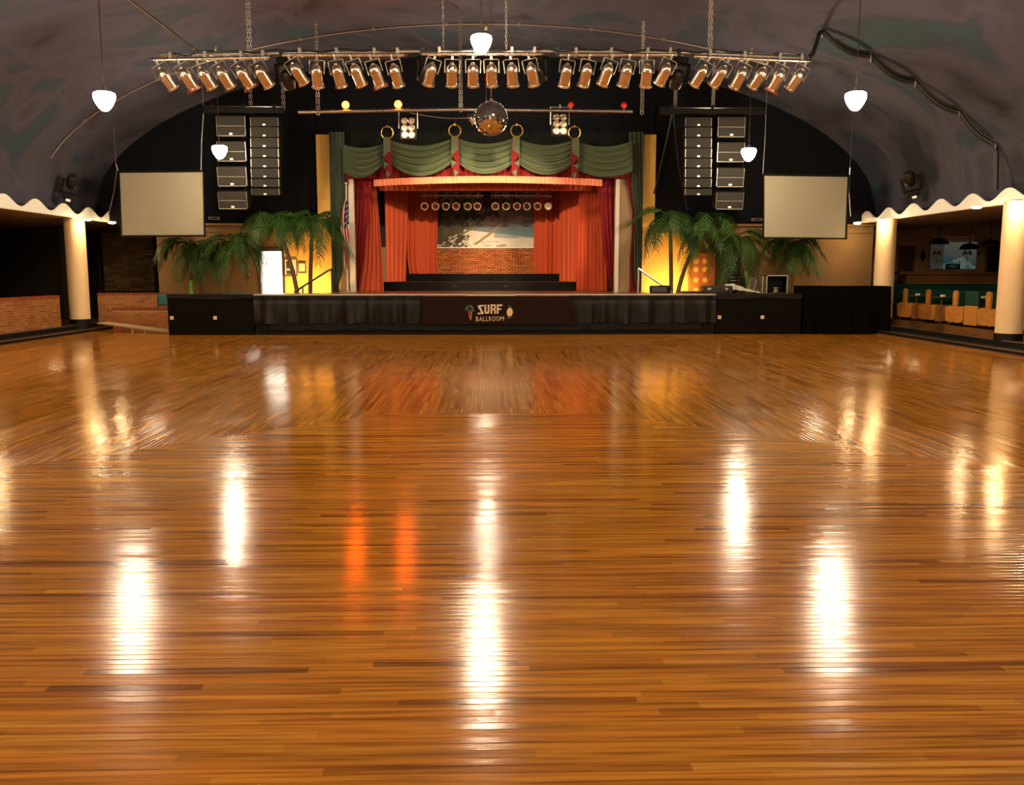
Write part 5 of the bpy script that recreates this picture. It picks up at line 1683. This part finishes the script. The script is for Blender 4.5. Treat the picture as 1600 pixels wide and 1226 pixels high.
for q_ in (.45, .62):
    p = c0 + dv * q_ + nrm * .1
    MB().bb((p.x - .03, p.y - .03, 0), (p.x + .03, p.y + .03, p.z - .036)).build('support_block', RAMPW, ra, world=True)

# ================================================================== BOOTH AISLE
BX = 12.3
def booth_end(t, y, x):
    """inverted-T end board, in the plane x = const"""
    prof = [(-.46, .16), (-.42, .10), (-.10, .07), (0, .10), (.10, .07), (.42, .10), (.46, .16), (.50, .50), (.46, .52), (.14, .48), (.10, .56), (.115, .92), (.09, .97), (0, 1.0), (-.09, .97), (-.115, .92), (-.10, .56), (-.14, .48), (-.46, .52), (-.50, .50)]
    MB().prism([(a * .95, b * .92) for a, b in prof], .05, plan(x - .05, y, Z2)).build('end_board', WOODOR, t, world=True)
    for dy, dz in ((0, .85), (.0, .52), (.0, .42), (-.24, .3), (.24, .3)):
        MB().bb((x - .056, y + dy - .012, Z2 + dz - .016), (x - .05, y + dy + .012, Z2 + dz + .016)).build('dowel', mat('dowel_dark', (.03, .012, .005), .5), t, world=True)


for k, yy in enumerate((18.7, 20.3, 21.95, 23.55, 25.05, 26.45)):
    nm = ['outside the view beyond the near column, fifth', 'hidden behind the near column, fourth', 'partly behind the near column, third', 'with a large orange face, second', 'with the middle table, next', 'closest to the draped table, last'][k]
    lab = ['orange wooden booth bench with green back, first from the viewer behind the near column', 'orange wooden booth bench with green back hidden by the near column', 'orange wooden booth bench with green back showing just beside the near column',
           'orange wooden booth bench with green back, second clear of the near column', 'orange wooden booth bench with green back, third clear of the near column', 'orange wooden booth bench with green back nearest the draped table'][k]
    t = thing('booth_bench', lab, 'booth bench', (BX, yy, Z2), group='double booth benches')
    booth_end(t, yy, BX)
    L_ = 1.35
    MB().chamfer((BX, yy - .10, Z2 + .52), (BX + L_, yy + .10, Z2 + .90), .03).build('back_cushion', GREENUP, t, world=True)
    MB().bb((BX, yy - .42, Z2 + .46), (BX + L_, yy + .42, Z2 + .50)).build('seat_board', WOODOR, t, world=True)
    MB().bb((BX, yy - .42, Z2 + .05), (BX + L_, yy - .38, Z2 + .46)).build('seat_front', WOODOR, t, world=True)
    MB().bb((BX, yy + .38, Z2 + .05), (BX + L_, yy + .42, Z2 + .46)).build('seat_front', WOODOR, t, world=True)
    for s_ in (-1, 1):
        MB().chamfer((BX + .02, yy + s_ * .26 - .15, Z2 + .50), (BX + L_, yy + s_ * .26 + .15, Z2 + .53), .012).build('seat_cushion', GREENUP, t, world=True)
    MB().bb((BX + .05, yy - .34, Z2), (BX + L_, yy + .34, Z2 + .08)).build('plinth', BLACK, t, world=True)
for k, yy in enumerate((21.15, 22.8, 24.35, 25.8)):
    lab = ['booth table partly behind the near column', 'booth table with a pale napkin, nearest clear of the column', 'booth table with a pale napkin, middle of the visible three', 'booth table with a pale napkin, nearest the draped table'][k]
    bx_ = BX + (.28 if k == 1 else 0)
    t = thing('booth_table', lab, 'table', (bx_ - .05, yy, Z2), group='booth tables')
    MB().chamfer((-.10, -.28, .70), (1.2, .28, .735), .01).build('tabletop', mat('table_brown', (.06, .04, .022), .35), t)
    for px_ in (.05, 1.0):
        MB().tube([(px_, 0, 0), (px_, 0, .70)], .019, 10).build('post', WOODDK, t, smooth=True)
    MB().lathe([(.16, 0), (.16, .015), (.03, .03)], 16, Matrix.Translation((.05, 0, 0))).build('foot', BLACK, t, smooth=True)
    n = thing('napkin_holder', 'small pale napkin holder on the %s' % lab.replace('booth table with a pale napkin, ', 'booth table ').replace('booth table partly', 'table partly'), 'napkin holder', (bx_ + .02, yy - .02, Z2 + .735), group='napkin holders')
    MB().bb((-.05, -.04, 0), (.05, .04, .05)).build('holder', WHITE, n)
    MB().bb((-.04, -.045, .01), (.04, -.04, .045)).build('face', mat('napkin_white', (.9, .85, .75), .7), n)

t = thing('aisle_settee', 'orange settee with green padded back turned to the dance floor beside the near column', 'settee', (BX - .02, 22.76, Z2))
MB().chamfer((BX - .04, 22.46, Z2 + .04), (BX + .02, 23.06, Z2 + .54), .01).build('back_panel', WOODOR, t, world=True)
MB().chamfer((BX - .05, 22.46, Z2 + .54), (BX + .06, 23.06, Z2 + .90), .03).build('back_cushion', GREENUP, t, world=True)
MB().bb((BX + .02, 22.48, Z2 + .04), (BX + .1, 23.02, Z2 + .40)).build('seat_box', WOODDK, t, world=True)

# raised tier behind: long green bench, wooden parapet, bar wall
yb0 = 28.0
t = thing('long_bench', 'long dark green upholstered bench back below the wooden parapet', 'bench', (12.2, yb0, Z2))
MB().chamfer((11.9, yb0, Z2 + .45), (21, yb0 + .14, 1.27), .03).build('back_cushion', GREENUP, t, world=True)
MB().bb((11.9, yb0 - .02, Z2), (21, yb0 + .1, Z2 + .45)).build('base_board', WOODDK, t, world=True)
MB().chamfer((11.9, yb0 - .5, Z2 + .38), (21, yb0, Z2 + .46), .02).build('seat_cushion', GREENUP, t, world=True)
t = thing('parapet', 'brown wooden parapet counter in front of the bar wall', 'counter', (12.8, yb0 + .3, Z2))
a = P(1414, 430, yb0 + .3).x
MB().bb((a, yb0 + .2, Z2), (21, yb0 + .5, P(1450, 429, yb0 + .2).z)).build('panel', WOODDK, t, world=True)
MB().chamfer((a - .25, yb0 + .1, P(1450, 429, yb0 + .2).z), (21, yb0 + .65, P(1450, 424, yb0 + .2).z), .012).build('top_rail', WOODDK, t, world=True)
MB().bb((a, yb0 + .17, P(1450, 444, yb0 + .2).z), (21, yb0 + .2, P(1450, 442, yb0 + .2).z)).build('lower_rail', WOODOR, t, world=True)
YW = 31.0
struct(MB().bb((XWR - .1, YW, Z2), (24, YW + .2, 3.5)).build('wall_bar', DIMWALL), 'dim tan wall behind the bar parapet', 'wall')
struct(MB().bb((XWR - .15, YB + .2, Z2), (XWR, YW, 3.4)).build('wall_return', DIMWALL), 'side return of the tan wall toward the bar', 'wall')
for px0, px1, nm, lab in ((1406, 1426, 'door_3', 'dim brown door in the bar wall nearest the column'), (1543, 1562, 'door_4', 'dark doorway in the bar wall behind the pendant shade')):
    A = P(px0, 400, YW).x; B = P(px1, 400, YW).x; zt2 = P(px0, 387 if nm == 'door_3' else 382, YW).z
    d = struct(thing(nm, lab, 'door', (A, YW - .02, Z2)))
    MB().bb((0, 0, 0), (B - A, .03, zt2 - Z2)).build('door_leaf', mat('door_brown_%s' % nm, (.10, .055, .025) if nm == 'door_3' else (.02, .012, .008), .5), d)
    MB().bb((-.06, -.02, 0), (0, .03, zt2 - Z2 + .06)).bb((B - A, -.02, 0), (B - A + .06, .03, zt2 - Z2 + .06)).bb((-.06, -.02, zt2 - Z2), (B - A + .06, .03, zt2 - Z2 + .06)).build('door_frame', WOODDK, d)
    MB().lathe([(.01, 0), (.03, .03), (.03, .05), (0, .06)], 10, Matrix.Translation((B - A - .08, 0, 1.0)) @ Matrix.Rotation(R(90), 4, 'X')).build('door_knob', BRASS, d)

# wave picture and ticket sign on the bar wall
a = P(1452, 420, YW - .06); b = P(1527, 378, YW - .06)
t = thing('wave_picture', 'large lit picture of a breaking wave with pale palm shapes on the bar wall', 'picture', (a.x, YW - .06, a.z))
w_, h_ = b.x - a.x, b.z - a.z
NU, NV = 110, 64
mb = MB(); mb.c = []
for j in range(NV + 1):
    for i in range(NU + 1):
        u, v = i / NU, j / NV
        c = mixc((.10, .16, .16), (.26, .28, .24), v + (fbm(u * 6, v * 4, 60) - .5) * .8)
        wave = .42 + .16 * math.sin(u * 5 + .6) - .2 * u
        if v < wave: c = mixc((.02, .10, .12), (.10, .30, .32), fbm(u * 9, v * 14, 61))
        if v < .30 + .14 * math.sin(u * 9 + 2) * fbm(u * 5, 1, 62) * 2 and fbm(u * 12, v * 10, 63) > .42: c = mixc(c, (.45, .60, .56), .6)
        if u < .30: c = mixc(c, (.10, .075, .045), .8)
        mb.v.append((w_ * u, 0, h_ * v)); mb.c.append(c)
mb.f = [(j * (NU + 1) + i, j * (NU + 1) + i + 1, (j + 1) * (NU + 1) + i + 1, (j + 1) * (NU + 1) + i) for j in range(NV) for i in range(NU)]
m = mat_tint('backlit_print', .35, .4)
nt = m.node_tree; b_ = nt.nodes['Principled BSDF']
at = [n_ for n_ in nt.nodes if n_.type == 'ATTRIBUTE'][0]
nt.links.new(at.outputs['Color'], b_.inputs['Emission Color']); b_.inputs['Emission Strength'].default_value = .32
mb.build('print', m, t)
MB().bb((0, .004, 0), (w_, .05, h_)).build('light_box', BLACK, t)
for cx in (.14, .80):
    polys = [[(-.02, -.30), (.02, -.30), (.012, .04), (-.012, .04)]]
    for k in range(9):
        ang = R(-25 + 230 * k / 8)
        ex, ez = .21 * math.cos(ang), .05 + .16 * math.sin(ang) - .05 * abs(math.cos(ang))
        polys.append([(0, .03), (ex * .55, .05 + (ez - .05) * .55 + .045), (ex, ez), (ex * .5, .03 + (ez - .05) * .5 - .005)])
    mm = MB()
    for q in polys:
        mm.prism([(cx * w_ + x_, h_ * .55 + z_) for x_, z_ in q], .004, Matrix.Translation((0, -.008, 0)))
    mm.build('palm_shape', mat('palm_shape_pale', (.48, .46, .36), .6), t)
MB().prism([(w_ * .34, .0), (w_ * .66, .0), (w_ * .66, h_ * .18), (w_ * .34, h_ * .18)], .01, Matrix.Translation((0, -.014, 0))).build('logo_plate', BLACK, t)
MB().prism([(w_ * .37, h_ * .09), (w_ * .5, h_ * .02), (w_ * .63, h_ * .09), (w_ * .5, h_ * .16)], .004, Matrix.Translation((0, -.02, 0))).build('logo_diamond', mat('logo_aqua', (.35, .62, .66), .5), t)
a = P(1459, 377, YW - .03); b = P(1523, 368.5, YW - .03)
t = thing('ticket_sign', 'white banner sign with red ticket lettering above the wave picture', 'sign', (a.x, YW - .03, a.z))
MB().bb((0, 0, 0), (b.x - a.x, .02, b.z - a.z)).build('board', mat('sign_white', (.85, .78, .70), .6), t)
cu = bpy.data.curves.new('sign_text', 'FONT'); cu.body = '4 Bars Now Accept Tickets Only!'; cu.extrude = .002
to = bpy.data.objects.new('sign_text', cu); C.objects.link(to)
me = bpy.data.meshes.new_from_object(to.evaluated_get(bpy.context.evaluated_depsgraph_get()))
bpy.data.objects.remove(to)
xs = [v.co.x for v in me.vertices]; zs = [v.co.y for v in me.vertices]
for v in me.vertices:
    v.co = (.04 + (v.co.x - min(xs)) / (max(xs) - min(xs)) * (b.x - a.x - .08), -.004 - v.co.z, .03 + (v.co.y - min(zs)) / (max(zs) - min(zs)) * (b.z - a.z - .06))
me.materials.append(mat('sign_red', (.55, .02, .03), .6))
o = bpy.data.objects.new('lettering', me); C.objects.link(o); o.parent = t
# dome pendants (unlit) and wall sconces
for px, py, lab in ((1467, 381, 'unlit black dome pendant before the wave picture, nearest the column behind the draped table'), (1514.5, 389, 'unlit black dome pendant seen over the middle of the wave picture'), (1547, 383, 'unlit black dome pendant nearest the near booth column')):
    p = P(px, py, 28.9)
    t = thing('dome_pendant', lab, 'lamp', p, group='unlit dome pendants')
    MB().lathe([(.30, 0), (.285, .05), (.23, .12), (.14, .17), (.04, .19), (.03, .22)], 22, caps=False).build('shade', mat('dome_gloss', (.012, .010, .010), .15), t, smooth=True)
    MB().torus((0, 0, 0), .30, .010, 24, 5, axis='z').build('rim', STEEL, t)
    MB().lathe([(.0, -.03), (.05, .0), (.05, .06), (.03, .12)], 12).build('bulb', mat('bulb_frost', (.8, .75, .7), .2), t, smooth=True)
    MB().tube([(0, 0, .2), (0, 0, 3.4 - p.z)], .008, 5).build('cord', BLACK, t)
for px, lab, m in ((1442, 'black teardrop wall sconce beside the wave picture', BLACK), (1535, 'pale teardrop wall sconce beside the wave picture', mat('sconce_aqua', (.30, .42, .40), .4))):
    p = P(px, 400, YW - .08)
    t = thing('wall_sconce', lab, 'sconce', p)
    MB().lathe([(.0, -.22), (.05, -.10), (.075, .0), (.05, .12), (.0, .24)], 14).build('body', m, t, smooth=True)
    MB().bb((-.02, .02, -.03), (.02, .08, .03)).build('bracket', STEEL, t)

# tidy: give every prototype left unused away
for k, o in protos.items():
    if k not in used:
        for c in list(o.children_recursive): bpy.data.objects.remove(c)
        bpy.data.objects.remove(o)
